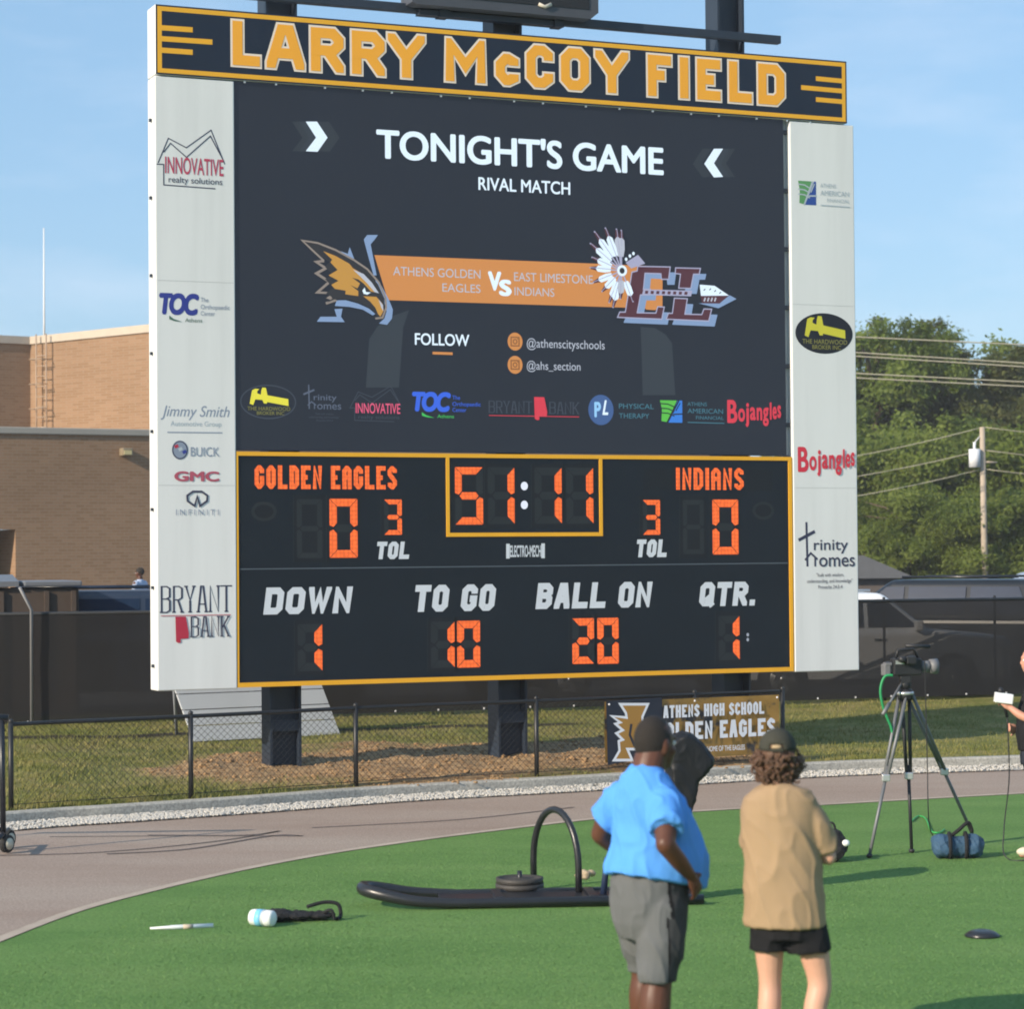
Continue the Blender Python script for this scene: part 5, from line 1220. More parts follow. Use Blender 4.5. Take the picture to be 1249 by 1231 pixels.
mb = MB(); mb.cyl((wc.x, wc.y, .07), (wc.x, wc.y, .195), .018, 10); mb.build('weight_peg', [PAINTB], sl_)
kz = 1/161.0; pc = lambda px, py: (sloc(px, 1097).x, .0, (1096-py)*kz)
hd_ = [pc(x, y) for x, y in ((812, 908), (820, 898), (832, 893), (845, 896), (858, 908), (870, 924), (870, 931), (860, 943), (850, 952), (847, 968), (840, 990), (818, 990), (813, 950))]
mb = MB(); mb.prism([(q[0], q[2]) for q in hd_], 'y', -.10, .10); mb.prism([(q[0]*.9+hd_[3][0]*.1, q[2]*.95+hd_[8][2]*.05) for q in hd_], 'y', -.14, .14)
a_, b_ = Vector(pc(838, 945)), Vector(pc(822, 1010)); mb.tube([a_, Vector(pc(833, 970)), b_, Vector(pc(812, 1060)), Vector(pc(808, 1085))], [.085, .06, .10, .13, .12], 16)
fuse('upright_pad', mb, [M('pad_vinyl', (.012, .013, .016), .5, .3, 5, bump=.1, bscale=12, spec=.25)], sl_, .013, 7, .010, .09)
mb = MB(); mb.tube([pc(835, 975), pc(826, 1060), pc(815, 1088)], .03, 8); mb.tube([pc(760, 1090), pc(815, 1040)], .025, 8); mb.tube([pc(733, 1090), pc(738, 1045), pc(770, 1042)], .026, 8); mb.build('pad_arm', [M('navy_paint', lin('#26344f'), .4)], sl_)
p = G(716, 1088, TURF); mb = MB()
for k in range(7): mb.ball((rnd.uniform(-.06, .08), rnd.uniform(-.04, .04), .115+rnd.uniform(-.01, .035)), (rnd.uniform(.025, .045), .03, .022), 0, 2)
o = fuse('cloth', mb, [M('tan_cloth', (.42, .33, .22), .85, .25, 20)], None, .008, 2, .006, .03); o.location = p; tag(o, 'crumpled tan cloth lying on the training sled beside the arched handle', 'cloth')
# water bottle and black bag
p = G(325, 1131, TURF); bt = empty('drink_bottle', p, radians(-28), 'white drink bottle with a pale blue band lying on the turf', 'bottle')
WPL = M('white_plastic', (.78, .80, .80), .35, .04); BPL = M('pale_blue_plastic', lin('#7cc3e8'), .35, .06)
r_ = .058
def lathe(name, prof, mat): # profile along x
    mb = MB(); mb.rings([(0, 0, x, rr, rr) for x, rr in prof], 22); me = mb; o = me.build(name, [mat], bt); o.rotation_euler = (0, pi/2, 0); o.location = (0, 0, r_+.002); return o
lathe('body', [(-.13, r_*.6), (-.12, r_*.92), (-.10, r_)] + [(-.06, r_), (.0, r_)], WPL); lathe('band', [(-.07, r_+.002), (-.02, r_+.002)], BPL); lathe('cap', [(0, r_*.98), (.02, r_), (.05, r_*.96), (.062, r_*.7)], WPL)
p = G(366, 1124, TURF); mb = MB()
for x, y, z, a, b, c in ((-.15, 0, .045, .12, .10, .045), (-.02, .01, .038, .14, .10, .034), (.13, .02, .035, .13, .09, .03)): mb.ball((x, y, z), (a, b, c), 0, 2)
bg = empty('gear_bag', p, radians(6), 'flat black gear bag with a loose strap lying beside the drink bottle', 'bag')
fuse('pouch', mb, [MATB], bg, .01, 2, .012, .06)
mb = MB(); mb.tube([tuple(q) for q in interp([Vector(v) for v in ((.05, .0, .10), (.17, .03, .125), (.27, .03, .11), (.29, .02, .03), (.26, -.04, .015))], 6)], .014, 8); mb.tube([tuple(q) for q in interp([Vector(v) for v in ((.15, -.02, .05), (.22, -.05, .08), (.245, -.05, .01))], 6)], .012, 8); mb.build('strap', [MATB], bg)
# white rod and disc
a_, b_ = G(183, 1135.5, TURF), G(260, 1132, TURF); dd = b_-a_
o = MB(); o.tube([(0, 0, .014), (dd.length*.3, 0, .014), (dd.length*.34, 0, .014), (dd.length, 0, .014)], [.007, .013, .016, .016], 8, 0); o.tube([(dd.length*.52, 0, .014), (dd.length*.68, 0, .014)], .0175, 8, 1)
o = o.build('rod', [WPL, M('tan_tape', (.5, .42, .33), .7)]); o.location = a_; o.rotation_euler.z = atan2(dd.y, dd.x); tag(o, 'thin white rod with a tan taped grip lying on the turf near the track', 'rod')
p = G(1198, 1143, TURF); mb = MB(); mb.rings([(0, 0, .0, .115, .115), (0, 0, .012, .12, .12), (0, 0, .035, .085, .085), (0, 0, .045, .05, .05), (0, 0, .040, .03, .03)], 28); o = mb.build('marker_disc', [RUB]); o.location = p; tag(o, 'small black marker disc on the turf at the lower right', 'disc')
# black backpack standing by the tripod
p = G(1012, 1051, TURF); bp_ = empty('backpack', p, radians(-12), 'black backpack standing on the turf beyond the boy in the tan shirt', 'backpack')
mb = MB(); mb.ball((0, 0, .13), (.15, .10, .14), 0, 3); mb.ball((.03, -.06, .09), (.11, .07, .09), 0, 3); mb.ball((0, .0, .22), (.11, .08, .06), 0, 2); fuse('bag', mb, [MATB], bp_, .01, 3, .012, .07)
mb = MB(); mb.tube([tuple(q) for q in interp([Vector(v) for v in ((-.05, 0, .27), (-.03, 0, .32), (.03, 0, .32), (.05, 0, .27))], 5)], .010, 6); mb.build('strap', [MATB], bp_)
mb = MB(); mb.box((-.06, -.14, .03), (.02, -.125, .05), 0, .004); mb.ball((.14, -.05, .16), (.035, .03, .03), 0, 2); mb.build('tag', [WPL], bp_)

# ------------------------------------------------------------------ television camera on a tripod
ALU = M('tripod_alloy', (.17, .175, .185), .5, .2, 4, metal=.3); CAMB = M('camera_black', (.02, .021, .024), .5, .25, 5); CAMG = M('camera_grey', (.16, .16, .17), .5, .2, 5); SILVR = M('silver_part', (.65, .65, .66), .3, .1, metal=.7)
ta, tb, tcc = G(1060.5, 1047, TURF), G(1112, 1041, TURF), G(1190, 1029, TURF); ap = D(1104, 848, (ta.y+tb.y+tcc.y)/3); b0_ = Vector((ap.x, ap.y, TURF))
tri = empty('tripod', b0_, 0, 'tall grey camera tripod with splayed legs at the right of the turf', 'tripod'); AZ = ap.z-TURF
for q in (ta, tb, tcc):
    d_ = q-b0_; d_.z = 0; n_ = Vector((-d_.y, d_.x, 0)).normalized()*.035; f = lambda t, s=0: (d_.x*(.06+.94*t)+n_.x*s*(1-t*1.0), d_.y*(.06+.94*t)+n_.y*s*(1-t), AZ*(1-t)+.02*t)
    mb = MB(); mb.tube([f(0, 1), f(.52, 1)], .016, 8); mb.tube([f(0, -1), f(.52, -1)], .016, 8); mb.tube([f(.45), f(1)], .015, 8); mb.build('leg', [ALU if q is not tb else CAMB], tri)
    mb = MB(); c_ = Vector(f(.52)); mb.box(tuple(c_-Vector((.035, .035, .03))), tuple(c_+Vector((.035, .035, .03))), 0, .008); mb.build('leg_clamp', [SILVR], tri)
    mb = MB(); mb.ball(f(1), (.03, .03, .022), 0, 1); mb.build('foot', [CAMB], tri)
mb = MB(); mb.cyl((0, 0, AZ-.04), (0, 0, AZ+.05), .075, 16, 0, .06); mb.ball((0, 0, AZ+.09), .055, 0, 2); mb.box((-.05, -.05, AZ+.1), (.05, .05, AZ+.17), 0, .01); mb.build('fluid_head', [CAMB], tri)
mb = MB(); mb.rings([(0, 0, AZ-.01, .055, .055), (0, 0, AZ+.015, .078, .078), (0, 0, AZ+.03, .07, .07)], 18); mb.build('bowl_ring', [SILVR], tri)
mb = MB(); mb.tube([(-.03, -.03, AZ+.11), (-.22, -.22, AZ-.14)], .011, 8); mb.tube([(-.16, -.155, AZ-.06), (-.23, -.23, AZ-.155)], .018, 8); mb.build('pan_handle', [ALU], tri)
vc = empty('video_camera', b0_+Vector((0, 0, AZ+.17)), radians(8), 'black shoulder type video camera mounted on the tripod', 'video camera')
mb = MB(); mb.box((-.12, -.06, .0), (.14, .06, .15), 0, .015); mb.box((-.18, -.05, .02), (-.12, .05, .12), 0, .01); mb.box((.05, -.07, .15), (.08, .07, .17), 0, .004); mb.build('body', [CAMB], vc)
mb = MB(); mb.cyl((.14, 0, .075), (.23, 0, .075), .05, 18); mb.cyl((.22, 0, .075), (.29, 0, .075), .062, 18, 0, .068); mb.build('lens', [CAMG], vc)
mb = MB(); mb.tube([(-.08, 0, .15), (-.06, 0, .22), (.08, 0, .23), (.12, 0, .15)], .014, 8); mb.build('carry_handle', [CAMB], vc)
mb = MB(); mb.box((-.02, -.13, .10), (.07, -.06, .17), 0, .012); mb.tube([(-.02, -.10, .135), (-.08, -.10, .15)], .028, 10); mb.build('viewfinder', [CAMB], vc)
mb = MB(); mb.cyl((.02, .04, .255), (.24, .04, .245), .016, 10); mb.build('microphone', [CAMB], vc)
mb = MB(); mb.box((-.10, -.063, .10), (-.02, -.0605, .135), 0); mb.build('side_plate', [SILVR], vc)
mb = MB(); mb.box((-.20, -.055, .0), (-.14, .055, .10), 0, .01); mb.box((-.19, -.058, .09), (-.13, .02, .115), 0, .004); mb.build('battery', [CAMG], vc)
GRNC = M('green_cable', (.02, .26, .09), .5); 
def cable(name, pts, r, mat, label):
    P = [q if isinstance(q, Vector) else Vector(q) for q in pts]; mb = MB(); mb.tube([tuple(q) for q in interp(P, 8)], r, 6); return tag(mb.build(name, mat), label, 'cable')
Yt = b0_.y-.06
cable('cable', [D(x, y, Yt-.05) for x, y in ((1089, 824), (1079, 826), (1074, 842), (1077, 862), (1083, 878), (1087, 888), (1090, 905))], .013, GRNC, 'green cable looping down from the left side of the video camera')
cable('cable', [D(1128, 806, Yt-.02), D(1129, 850, Yt), D(1131, 930, Yt), D(1133, 1002, Yt), G(1140, 1024, TURF+.01)], .005, CAMB, 'thin black cable hanging straight down beside the tripod')
LG_ = M('lime_cable', (.04, .36, .08), .5); cable('cable', [G(x, y, TURF+.012) for x, y in ((1112, 1002), (1120, 996), (1129, 999), (1136, 1014), (1146, 1016), (1152, 1012))], .008, LG_, 'bright green cable coiled on the turf behind the tripod')
p = G(1168, 1047, TURF); db = empty('duffel_bag', p, radians(5), 'blue and black duffel bag on the turf under the right tripod leg', 'bag')
BLUE = M('bag_blue', (.035, .085, .15), .75, .35, 8, bump=.3, bscale=30)
mb = MB(); mb.tube([(-.21, 0, .10), (-.16, 0, .105), (0, 0, .092), (.16, 0, .10), (.21, 0, .09)], [.07, .105, .09, .105, .075], 18); mb.ball((-.13, -.06, .08), (.08, .06, .07), 0, 2); mb.ball((.1, -.05, .08), (.09, .07, .07), 0, 2); fuse('bag', mb, [BLUE], db, .01, 2, .014, .08)
mb = MB()
for x in (-.07, .07): mb.tube([(x+.02*cos(q), .115*cos(q), .10+.112*sin(q)) for q in [2*pi*k/20 for k in range(20)]], .017, 6, 0, True)
mb.tube([tuple(q) for q in interp([Vector(v) for v in ((-.06, -.02, .19), (0, -.04, .24), (.09, -.02, .30), (.13, 0, .22))], 6)], .016, 8); mb.build('strap', [MATB], db)

# ------------------------------------------------------------------ people
SKD = M('skin_dark', (.105, .043, .026), .45, .12, 6, spec=.35); SKP = M('skin_pale', (.60, .33, .235), .5, .08, 6, spec=.35); SKT = M('skin_rosy', (.55, .27, .19), .5, .1, 6, spec=.35)
HBLK = M('hair_black', (.020, .015, .012), .75, .3, 60, bump=.5, bscale=160); HBRN = M('hair_brown', (.115, .062, .038), .6, .5, 25, bump=.5, bscale=60)
EYW = M('eye_white', (.7, .68, .65), .3); EYD = M('eye_dark', (.02, .015, .012), .2)
def cloth(name, c, bs=220): return M(name, c, .88, .07, 3, bump=.15, bscale=bs, spec=.15)
def hand(mb, w, d, n, side=1, curl=.5, s=1.0):      # wrist, pointing direction, palm normal
    w, d, n = Vector(w), Vector(d).normalized(), Vector(n).normalized(); n = (n-d*n.dot(d)).normalized(); a = d.cross(n)*side
    R3 = Matrix((a, d, n)).transposed().to_4x4(); mb.ball(w+d*.05*s, (.040*s, .052*s, .019*s), 0, 2, R3)
    for k, (o, L) in enumerate(((-.030, .058), (-.010, .070), (.011, .066), (.030, .05))):
        p0 = w+d*.07*s+a*o*s; p1 = w+d*.095*s+a*o*1.05*s; c = curl
        p2 = p1+(d*cos(c)+n*sin(c))*L*.5*s; p3 = p2+(d*cos(c*2.1)+n*sin(c*2.1))*L*.5*s; mb.tube([p0, p1, p2, p3], [.0105*s, .010*s, .009*s, .0075*s], 8); mb.ball(p3, .0076*s, 0, 1)
    t0 = w+d*.025*s-a*.028*s; t1 = t0+(d*.6-a*.8).normalized()*.032*s; t2 = t1+(d*.9-a*.3+n*.35).normalized()*.032*s; mb.tube([t0, t1, t2], [.013*s, .0115*s, .009*s], 8); mb.ball(t2, .009*s, 0, 1)
def limb(mb, pts, rs, n=14, end=True):
    P = interp([Vector(p) for p in pts], 6); m = len(pts)-1; R = []
    for i in range(len(P)):
        t = i/6; k = min(int(t), m-1); f = t-k; f = f*f*(3-2*f); R.append(rs[k]*(1-f)+rs[k+1]*f)
    mb.tube([tuple(p) for p in P], R, n); mb.ball(P[0], R[0], 0, 2)
    if end: mb.ball(P[-1], R[-1], 0, 2)
def head(mb, c, s=1.0, yaw=0.0):
    T = Matrix.Translation(c) @ Matrix.Rotation(yaw, 4, 'Z') @ Matrix.Scale(s, 4)
    for p, r in (((0, -.012, .022), (.076, .094, .092)), ((0, .022, -.035), (.060, .070, .075)), ((0, .045, -.085), (.036, .034, .026)), ((0, .085, -.022), (.013, .018, .022)), ((0, .078, .02), (.05, .016, .014)), ((0, .078, -.062), (.024, .012, .010)),
                 ((.076, -.004, -.012), (.010, .020, .032)), ((-.076, -.004, -.012), (.010, .020, .032)), ((.042, .05, -.03), (.024, .022, .024)), ((-.042, .05, -.03), (.024, .022, .024))):
        bm = bmesh.new(); bmesh.ops.create_icosphere(bm, subdivisions=3, radius=1); mb.bm(bm, 0, T @ Matrix.Translation(p) @ Matrix.Diagonal((*r, 1)), True)
    return T
def eyes(T, parent):
    mb = MB()
    for s in (-1, 1):
        bm = bmesh.new(); bmesh.ops.create_icosphere(bm, subdivisions=2, radius=.0125); mb.bm(bm, 0, T @ Matrix.Translation((s*.031, .073, .0)), True)
        bm = bmesh.new(); bmesh.ops.create_icosphere(bm, subdivisions=2, radius=.006); mb.bm(bm, 1, T @ Matrix.Translation((s*.031, .0815, .0)), True)
    mb.build('eyes', [EYW, EYD], parent)
def leg(mb, hip, knee, ank, r, foot=(0, 1)):
    hip, knee, ank = Vector(hip), Vector(knee), Vector(ank); f = Vector((foot[0], foot[1], 0)).normalized()
    limb(mb, [hip, hip.lerp(knee, .5), knee, knee.lerp(ank, .33)-f*.012, ank], [r[0], (r[0]+r[1])*.55, r[1], r[2], r[3]]); limb(mb, [ank-Vector((0, 0, .01)), ank+f*.08-Vector((0, 0, ank.z-.05)), ank+f*.17-Vector((0, 0, ank.z-.035))], [r[3], .042, .034])
def shoe(parent, ank, mat, sole, foot=(0, 1)):
    f = Vector((foot[0], foot[1], 0)).normalized(); a = Vector((ank[0], ank[1], 0)); mb = MB(); q = atan2(f.y, f.x)-pi/2; RT = Matrix.Rotation(q, 4, 'Z')
    mb.ball(a+f*.0+Vector((0, 0, .06)), (.048, .062, .055), 0, 3, RT); mb.ball(a+f*.12+Vector((0, 0, .05)), (.050, .10, .045), 0, 3, RT); mb.ball(a+f*.06+Vector((0, 0, .055)), (.046, .10, .05), 0, 3, RT); mb.tube([a+Vector((0, 0, .05)), a+Vector((0, 0, .115))], .05, 14)
    fuse('shoe', mb, [mat], parent, .009, 3)

# man in the blue shirt, seen from behind his right shoulder
mp_ = G(795, 1309, TURF); man = empty('person', (mp_.x, mp_.y, TURF), radians(-46), 'heavy set person in a bright blue shirt and long grey shorts seen from behind', 'person')
mb = MB()
mb.rings([(0, 0, .86, .15, .13), (0, .03, 1.0, .18, .18), (0, .04, 1.15, .20, .20), (0, .01, 1.32, .19, .14), (0, -.02, 1.43, .13, .09), (0, -.025, 1.50, .08, .07)], 24)
limb(mb, [(0, -.035, 1.44), (0, -.005, 1.53), (0, .03, 1.61)], [.092, .088, .084]); T = head(mb, (0, .055, 1.645), 1.22, -.1)
limb(mb, [(.15, -.05, 1.36), (.235, -.13, 1.25), (.285, -.19, 1.18)], [.07, .062, .05]); limb(mb, [(.285, -.19, 1.18), (.285, -.10, 1.10), (.262, .03, 1.005)], [.052, .047, .032]); hand(mb, (.262, .03, 1.01), (-.05, .55, -.8), (-1, .0, .0), -1, .55, 1.1)
limb(mb, [(-.15, -.05, 1.36), (-.225, -.08, 1.27), (-.285, -.085, 1.18)], [.07, .062, .05]); limb(mb, [(-.285, -.085, 1.18), (-.27, .02, 1.11), (-.24, .12, 1.08)], [.052, .046, .034]); hand(mb, (-.24, .12, 1.08), (.6, .7, -.25), (0, -.3, -1), 1, .5, 1.1)
leg(mb, (.11, -.03, .88), (.115, -.075, .48), (.12, -.11, .085), (.105, .080, .086, .05)); leg(mb, (-.11, .02, .88), (-.115, .085, .48), (-.13, .09, .085), (.105, .080, .086, .05), (-.2, 1))
fuse('body', mb, [SKD], man, .0095, 3); eyes(T, man)
mb = MB(); mb.rings([(0, .045, .955, .262, .285, -.058), (0, .05, 1.0, .264, .282, -.05), (0, .07, 1.07, .258, .27, -.02), (0, .065, 1.14, .245, .245), (0, .035, 1.25, .235, .20), (0, .0, 1.34, .226, .17), (0, -.025, 1.42, .19, .14), (0, -.03, 1.48, .135, .115), (0, -.026, 1.525, .098, .092), (0, -.02, 1.545, .082, .078)], 36)
limb(mb, [(.150, -.05, 1.375), (.216, -.110, 1.30), (.262, -.155, 1.245)], [.088, .100, .092], 18, False); limb(mb, [(-.150, -.05, 1.375), (-.208, -.072, 1.30), (-.255, -.086, 1.245)], [.088, .096, .088], 18, False)
fuse('shirt', mb, [cloth('blue_shirt', (.095, .32, .80))], man, .0090, 4, .015, .17, 1)
mb = MB(); mb.rings([(0, -.0, 1.04, .19, .18), (0, -.0, .96, .212, .20), (0, -.005, .85, .218, .20), (0, -.005, .76, .215, .19), (0, 0, .68, .185, .165)], 30)
limb(mb, [(.10, -.02, .84), (.115, -.045, .66), (.118, -.075, .54), (.118, -.08, .48)], [.138, .130, .110, .104], 18, False); limb(mb, [(-.10, .01, .84), (-.112, .05, .66), (-.115, .085, .54), (-.116, .09, .485)], [.138, .126, .106, .100], 18, False)
sh_ = fuse('shorts', mb, [cloth('grey_shorts', (.125, .13, .135)), cloth('charcoal_panel', (.05, .052, .056)), cloth('piping_black', (.012, .012, .014))], man, .009, 4, .010, .15, 2)
for pgn in sh_.data.polygons:
    c = pgn.center; cx, cy = (.112, -.05) if c.z < .8 else (0, 0)
    q = atan2(c.y-cy+.03, c.x-cx)
    if c.x > .08 and -.15 < q < 1.1: pgn.material_index = 1
    if c.x > .05 and -.24 < q <= -.15: pgn.material_index = 2
mb = MB(); bm = bmesh.new(); bmesh.ops.create_icosphere(bm, subdivisions=4, radius=1); TT = T @ Matrix.Translation((0, -.014, .012)) @ Matrix.Diagonal((.0772, .0955, .1035, 1))
bmesh.ops.transform(bm, matrix=TT, verts=bm.verts)
TI = T.inverted(); dl = [v for v in bm.verts if (lambda c: c.z < -.10+.02*noise.noise(c*60) or (c.y > .03 and c.z < .055) or (c.y > -.02+.01*noise.noise(c*70) and c.z < -.01))(TI @ v.co)]
bmesh.ops.delete(bm, geom=dl, context='VERTS'); mb.bm(bm, 0, None, True); mb.build('hair', [HBLK], man)
man.scale = (.94, .94, 1.0)
for an, ft in (((.12, -.11), (.1, 1)), ((-.13, .09), (-.2, 1))): shoe(man, an, M('shoe_white', (.6, .6, .6), .6), None, ft)

# boy in the tan shirt and olive cap, arms folded
kp_ = G(958, 1318, TURF); kid = empty('person', (kp_.x, kp_.y, TURF), radians(-9), 'slim person in a tan shirt and dark cap over curly brown hair, arms folded', 'person')
hx_ = -.022
mb = MB(); mb.rings([(0.02, 0, .80, .15, .11), (.01, 0, .95, .15, .105), (0, 0, 1.15, .15, .105), (0, 0, 1.28, .15, .09), (0, -.015, 1.37, .115, .068), (0, -.015, 1.41, .06, .055)], 24)
limb(mb, [(0, -.025, 1.37), (hx_*.6, -.01, 1.45), (hx_, .01, 1.53)], [.062, .054, .054]); T = head(mb, (hx_, .02, 1.60), .98, .0)
limb(mb, [(.120, 0, 1.325), (.172, .002, 1.235), (.220, .025, 1.095)], [.042, .040, .038]); limb(mb, [(.222, .025, 1.095), (.17, .15, 1.09), (.08, .22, 1.13)], [.04, .036, .026]); hand(mb, (.08, .22, 1.13), (-.9, .1, .2), (0, -1, 0), 1, .5)
limb(mb, [(-.14, 0, 1.34), (-.155, .05, 1.24), (-.17, .105, 1.12)], [.05, .044, .038]); limb(mb, [(-.17, .105, 1.12), (-.10, .20, 1.11), (-.01, .25, 1.14)], [.04, .036, .026]); hand(mb, (-.01, .24, 1.14), (.9, .05, .2), (0, -1, 0), -1, .5)
leg(mb, (-.075, 0, .86), (-.072, .02, .47), (-.085, -.02, .085), (.078, .056, .058, .038), (-.1, 1)); leg(mb, (.105, 0, .86), (.172, .02, .48), (.115, -.02, .085), (.08, .06, .058, .038), (.3, 1))
fuse('body', mb, [SKP], kid, .0085, 3); eyes(T, kid)
mb = MB(); mb.rings([(.008, 0, .757, .204, .150), (.008, 0, .80, .202, .148), (.0, 0, .95, .196, .145), (-.005, 0, 1.1, .192, .138), (-.012, 0, 1.22, .194, .132), (-.014, -.004, 1.325, .197, .122), (-.014, -.012, 1.388, .182, .105), (-.01, -.02, 1.43, .135, .085), (-.015, -.02, 1.452, .085, .072), (-.018, -.018, 1.462, .066, .064)], 36)
limb(mb, [(.118, -.005, 1.335), (.172, .0, 1.24), (.212, .020, 1.125)], [.068, .070, .062], 18, False); limb(mb, [(-.125, -.005, 1.335), (-.150, .04, 1.24), (-.165, .09, 1.14)], [.068, .066, .060], 18, False)
fuse('shirt', mb, [cloth('tan_shirt', (.345, .24, .145))], kid, .0085, 5, .010, .17, 5)
mb = MB(); mb.rings([(.015, 0, .96, .16, .12), (.02, 0, .82, .178, .13), (.026, 0, .70, .185, .125)], 28)
limb(mb, [(-.07, 0, .80), (-.07, .0, .72), (-.071, .0, .638)], [.095, .10, .102], 20, False); limb(mb, [(.10, 0, .80), (.115, .0, .72), (.124, .0, .632)], [.095, .104, .108], 20, False); fuse('shorts', mb, [cloth('black_shorts', (.014, .014, .016))], kid, .01, 3, .008, .1, 3)
# curly hair: many small curls
mb = MB(); r = random.Random(9)
for k in range(300):
    a_ = r.uniform(0, 2*pi); z = r.uniform(-.125, .012); front = sin(a_) > .35
    if front and z < .02: continue
    rr_ = .084+.022*max(0, 1-abs(z+.035)/.09); c_ = Vector((hx_+cos(a_)*rr_, .012+sin(a_)*rr_*1.08, 1.60+z))*1; c_ += Vector((r.gauss(0, .008), r.gauss(0, .008), 0)); R0 = r.uniform(.008, .016); n1 = Vector((r.gauss(0, 1), r.gauss(0, 1), r.gauss(0, .6))).normalized(); t1 = n1.orthogonal().normalized(); b1_ = n1.cross(t1)
    mb.tube([c_+t1*R0*cos(q)+b1_*R0*sin(q)+n1*.005*q for q in [k2*.75 for k2 in range(9)]], [.006]*8+[.003], 6)
mb.rings([(hx_, .0, 1.49, .055, .06), (hx_, -.0, 1.53, .08, .08), (hx_, -.005, 1.60, .084, .094), (hx_, -.005, 1.66, .078, .09)], 20); mb.build('hair', [HBRN], kid)
CAPM = cloth('olive_cap', (.050, .050, .040)); mb = MB(); bm = bmesh.new(); bmesh.ops.create_uvsphere(bm, u_segments=32, v_segments=20, radius=1)
bmesh.ops.delete(bm, geom=[v for v in bm.verts if v.co.z < -.02 or (v.co.z < .30 and v.co.y < -.8 and abs(v.co.x) < .34)], context='VERTS'); mb.bm(bm, 0, Matrix.Translation((hx_, .004, 1.628)) @ Matrix.Diagonal((.094, .112, .106, 1)), True)
pk = [(hx_+.075*sin(q), .085+.085*cos(q), 1.64-.022*abs(sin(q))) for q in [-1.5+3.0*k/14 for k in range(15)]]; mb.add(pk+[(x*.9+.1*hx_, .075, 1.645) for x, _, _ in pk], [(i, i+1, 16+i, 15+i) for i in range(14)], 0, True); mb.ball((hx_, .004, 1.735), .009, 0, 1)
cp = mb.build('cap', [CAPM], kid); m_ = cp.modifiers.new('s', 'SOLIDIFY'); m_.thickness = .004
mb = MB(); mb.box((hx_-.034, -.112, 1.626), (hx_+.034, -.106, 1.640), 0, .002); mb.build('cap_strap', [CAPM], cp)
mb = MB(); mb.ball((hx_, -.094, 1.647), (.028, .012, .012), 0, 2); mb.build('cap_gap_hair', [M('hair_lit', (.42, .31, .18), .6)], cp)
for an, ft in (((-.085, -.02), (-.1, 1)), ((.115, -.02), (.3, 1))): shoe(kid, an, M('shoe_black', (.03, .03, .03), .6), None, ft)

# reporter at the right edge holding a microphone
rp = G(1266, 1045, TURF); rep = empty('person', (rp.x, rp.y, TURF), radians(88), 'person in a black shirt at the right edge holding a microphone with a white cube', 'person')
mb = MB(); mb.rings([(0, 0, .88, .15, .12), (0, .02, 1.05, .155, .13), (0, .01, 1.25, .165, .12), (0, -.01, 1.42, .14, .08), (0, -.01, 1.48, .07, .06)], 22)
limb(mb, [(0, -.01, 1.44), (0, .0, 1.52), (0, .02, 1.58)], [.068, .06, .058]); T = head(mb, (0, .03, 1.67), 1.0, 0)
limb(mb, [(.18, 0, 1.41), (.215, .0, 1.28), (.225, -.01, 1.15)], [.055, .046, .04]); limb(mb, [(.225, -.01, 1.15), (.16, .10, 1.10), (.10, .14, 1.08)], [.04, .036, .028]); hand(mb, (.10, .14, 1.08), (-.4, .8, .1), (-.8, -.3, 0), 1, .8)
limb(mb, [(-.18, 0, 1.41), (-.21, .02, 1.28), (-.21, .06, 1.17)], [.055, .046, .04]); limb(mb, [(-.21, .06, 1.17), (-.17, .16, 1.21), (-.12, .235, 1.27)], [.04, .036, .028]); hand(mb, (-.12, .235, 1.255), (.1, .55, .6), (.6, .5, -.2), 1, 1.1)
leg(mb, (.10, 0, .88), (.11, -.06, .49), (.12, -.13, .085), (.095, .06, .06, .04)); leg(mb, (-.10, 0, .88), (-.105, -.01, .49), (-.10, -.02, .085), (.095, .06, .06, .04))
fuse('body', mb, [SKT], rep, .01, 3); eyes(T, rep)
mb = MB(); mb.rings([(0, .0, .90, .185, .15), (0, .015, 1.05, .185, .155), (0, .01, 1.25, .192, .145), (0, -.005, 1.37, .185, .115), (0, -.01, 1.45, .12, .08), (0, -.008, 1.50, .075, .07)], 30)
limb(mb, [(.16, 0, 1.40), (.205, 0, 1.29), (.222, -.003, 1.2)], [.075, .072, .066]); limb(mb, [(-.16, 0, 1.40), (-.20, .015, 1.29), (-.208, .045, 1.2)], [.075, .072, .066]); fuse('shirt', mb, [cloth('black_shirt', (.018, .018, .021))], rep, .011, 4, .009, .12, 4)
mb = MB(); mb.rings([(0, 0, .95, .165, .13), (0, 0, .86, .185, .14), (0, 0, .78, .18, .135)], 26)
for s in (-1, 1): limb(mb, [(s*.095, 0, .84), (s*.10, -.01-.015*(s+1), .70), (s*.105, -.01-.02*(s+1), .62)], [.115, .115, .108])
fuse('shorts', mb, [cloth('navy_shorts', (.03, .035, .05))], rep, .012, 3, .008, .1, 6)
mb = MB(); bm = bmesh.new(); bmesh.ops.create_icosphere(bm, subdivisions=3, radius=1); TT = T @ Matrix.Translation((0, -.02, .03)) @ Matrix.Diagonal((.08, .095, .095, 1)); bmesh.ops.transform(bm, matrix=TT, verts=bm.verts); TI = T.inverted()
bmesh.ops.delete(bm, geom=[v for v in bm.verts if (lambda c: c.z < -.06 or (c.y > .03 and c.z < .06) or (c.y > -.02 and c.z < -.01))(TI @ v.co)], context='VERTS'); mb.bm(bm, 0, None, True); mb.build('hair', [HBRN], rep)
CRM = M('shoe_cream', (.62, .56, .44), .6)
for an, ft in (((.12, -.13), (0, 1)), ((-.10, -.02), (0, 1))): shoe(rep, an, CRM, None, ft)
rm = rep.matrix_basis if False else Matrix.Translation(rep.location) @ Matrix.Rotation(radians(88), 4, 'Z')
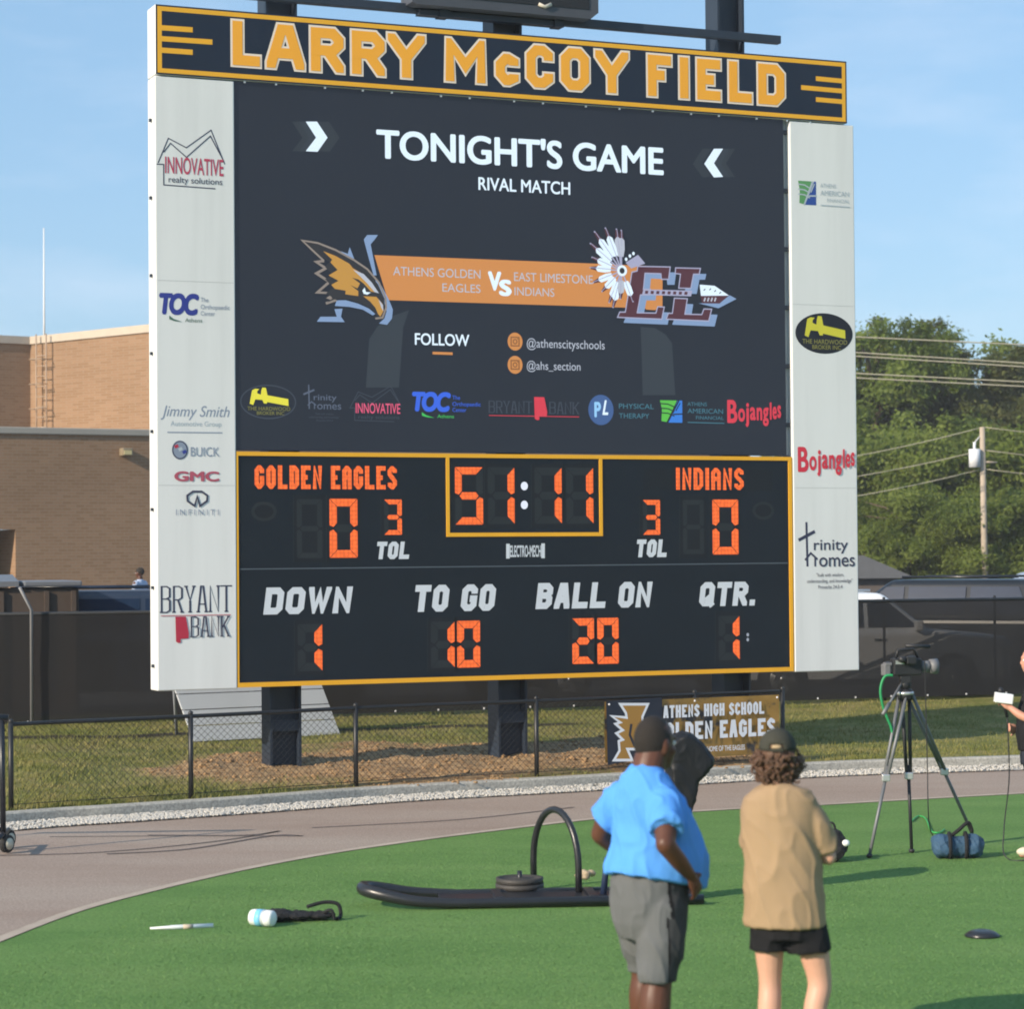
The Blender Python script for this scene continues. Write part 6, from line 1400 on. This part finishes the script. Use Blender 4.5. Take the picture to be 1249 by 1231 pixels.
mw = rm @ Vector((-.105, .30, 1.29)); mic = empty('microphone', mw, radians(88), 'handheld microphone with a white cube collar held by the person at the right edge', 'microphone')
mb = MB(); mb.tube([(.02, -.04, -.10), (0, 0, .05)], [.013, .017], 10); mb.build('handle', [CAMB], mic)
mb = MB(); mb.box((-.05, -.075, .02), (.05, .075, .105), 0, .008, None); o = mb.build('cube_collar', [WPL], mic); o.rotation_euler = (radians(8), 0, 0)
mb = MB(); mb.ball((0, .015, .125), (.026, .026, .03), 0, 2); mb.build('grille', [CAMB], mic)
e_ = mw+Vector((.03, -.04, -.1)); cable('cable', [e_, e_+Vector((.01, 0, -.5)), e_+Vector((-.04, 0, -.95)), Vector((e_.x-.04, e_.y-.1, TURF+.02)), Vector((e_.x+.2, e_.y-.2, TURF+.01)), Vector((e_.x+1.2, e_.y-.1, TURF+.01))], .0055, CAMB, 'thin dark cable dropping from the handheld microphone to the turf')

# far walker by the building, on a raised walk
p = D(171, 690, 55); mb = MB(); q0 = bo+SF.ex*(-20)+SF.ey*(-4.5); q1 = bo+SF.ex*20+SF.ey*(-4.5); q2 = bo+SF.ex*20; q3_ = bo-SF.ex*20
vs = [(q.x, q.y, z) for z in (-.2, .5) for q in (q0, q1, q2, q3_)]; mb.add(vs, [(3, 2, 1, 0), (4, 5, 6, 7)]+[(i, (i+1) % 4, (i+1) % 4+4, i+4) for i in range(4)]); tag(mb.build('raised_walk', m_kerb), kind='structure')
wk = empty('person', (p.x, p.y, .5), radians(60), 'distant person in a pale blue shirt walking past the brick building behind the parked car', 'person')
mb = MB(); mb.rings([(0, 0, .88, .14, .11), (0, 0, 1.2, .16, .11), (0, 0, 1.42, .13, .08), (0, 0, 1.47, .06, .06)], 18); limb(mb, [(0, 0, 1.44), (0, .01, 1.55)], [.06, .055]); T = head(mb, (0, .02, 1.63), 1.05)
for s in (-1, 1): limb(mb, [(s*.18, 0, 1.4), (s*.22, .02*s, 1.15), (s*.21, .12*s, .92)], [.05, .042, .032]); hand(mb, (s*.21, .12*s, .92), (0, .1, -1), (-s, 0, 0), s, .4)
leg(mb, (.09, 0, .88), (.1, .12, .5), (.1, .1, .085), (.09, .06, .058, .04)); leg(mb, (-.09, 0, .88), (-.1, .0, .48), (-.1, -.22, .1), (.09, .06, .058, .04)); fuse('body', mb, [SKD], wk, .012, 2); eyes(T, wk)
mb = MB(); mb.rings([(0, 0, .9, .17, .135), (0, 0, 1.2, .18, .13), (0, 0, 1.42, .15, .09), (0, 0, 1.49, .07, .07)], 22)
for s in (-1, 1): limb(mb, [(s*.15, 0, 1.4), (s*.2, 0, 1.28), (s*.21, 0, 1.2)], [.07, .066, .06])
fuse('shirt', mb, [cloth('pale_blue_shirt', (.42, .5, .66))], wk, .014, 3)
mb = MB(); mb.rings([(0, 0, .95, .16, .13), (0, 0, .8, .17, .13)], 18); limb(mb, [(.09, 0, .85), (.1, .12, .5), (.1, .1, .14)], [.1, .085, .075]); limb(mb, [(-.09, 0, .85), (-.1, 0, .48), (-.1, -.2, .15)], [.1, .085, .075]); fuse('trousers', mb, [cloth('dark_trousers', (.03, .03, .035))], wk, .014, 3)
mb = MB(); mb.ball((0, .0, 1.665), (.085, .103, .092), 0, 3); mb.build('hair', [HBLK], wk)
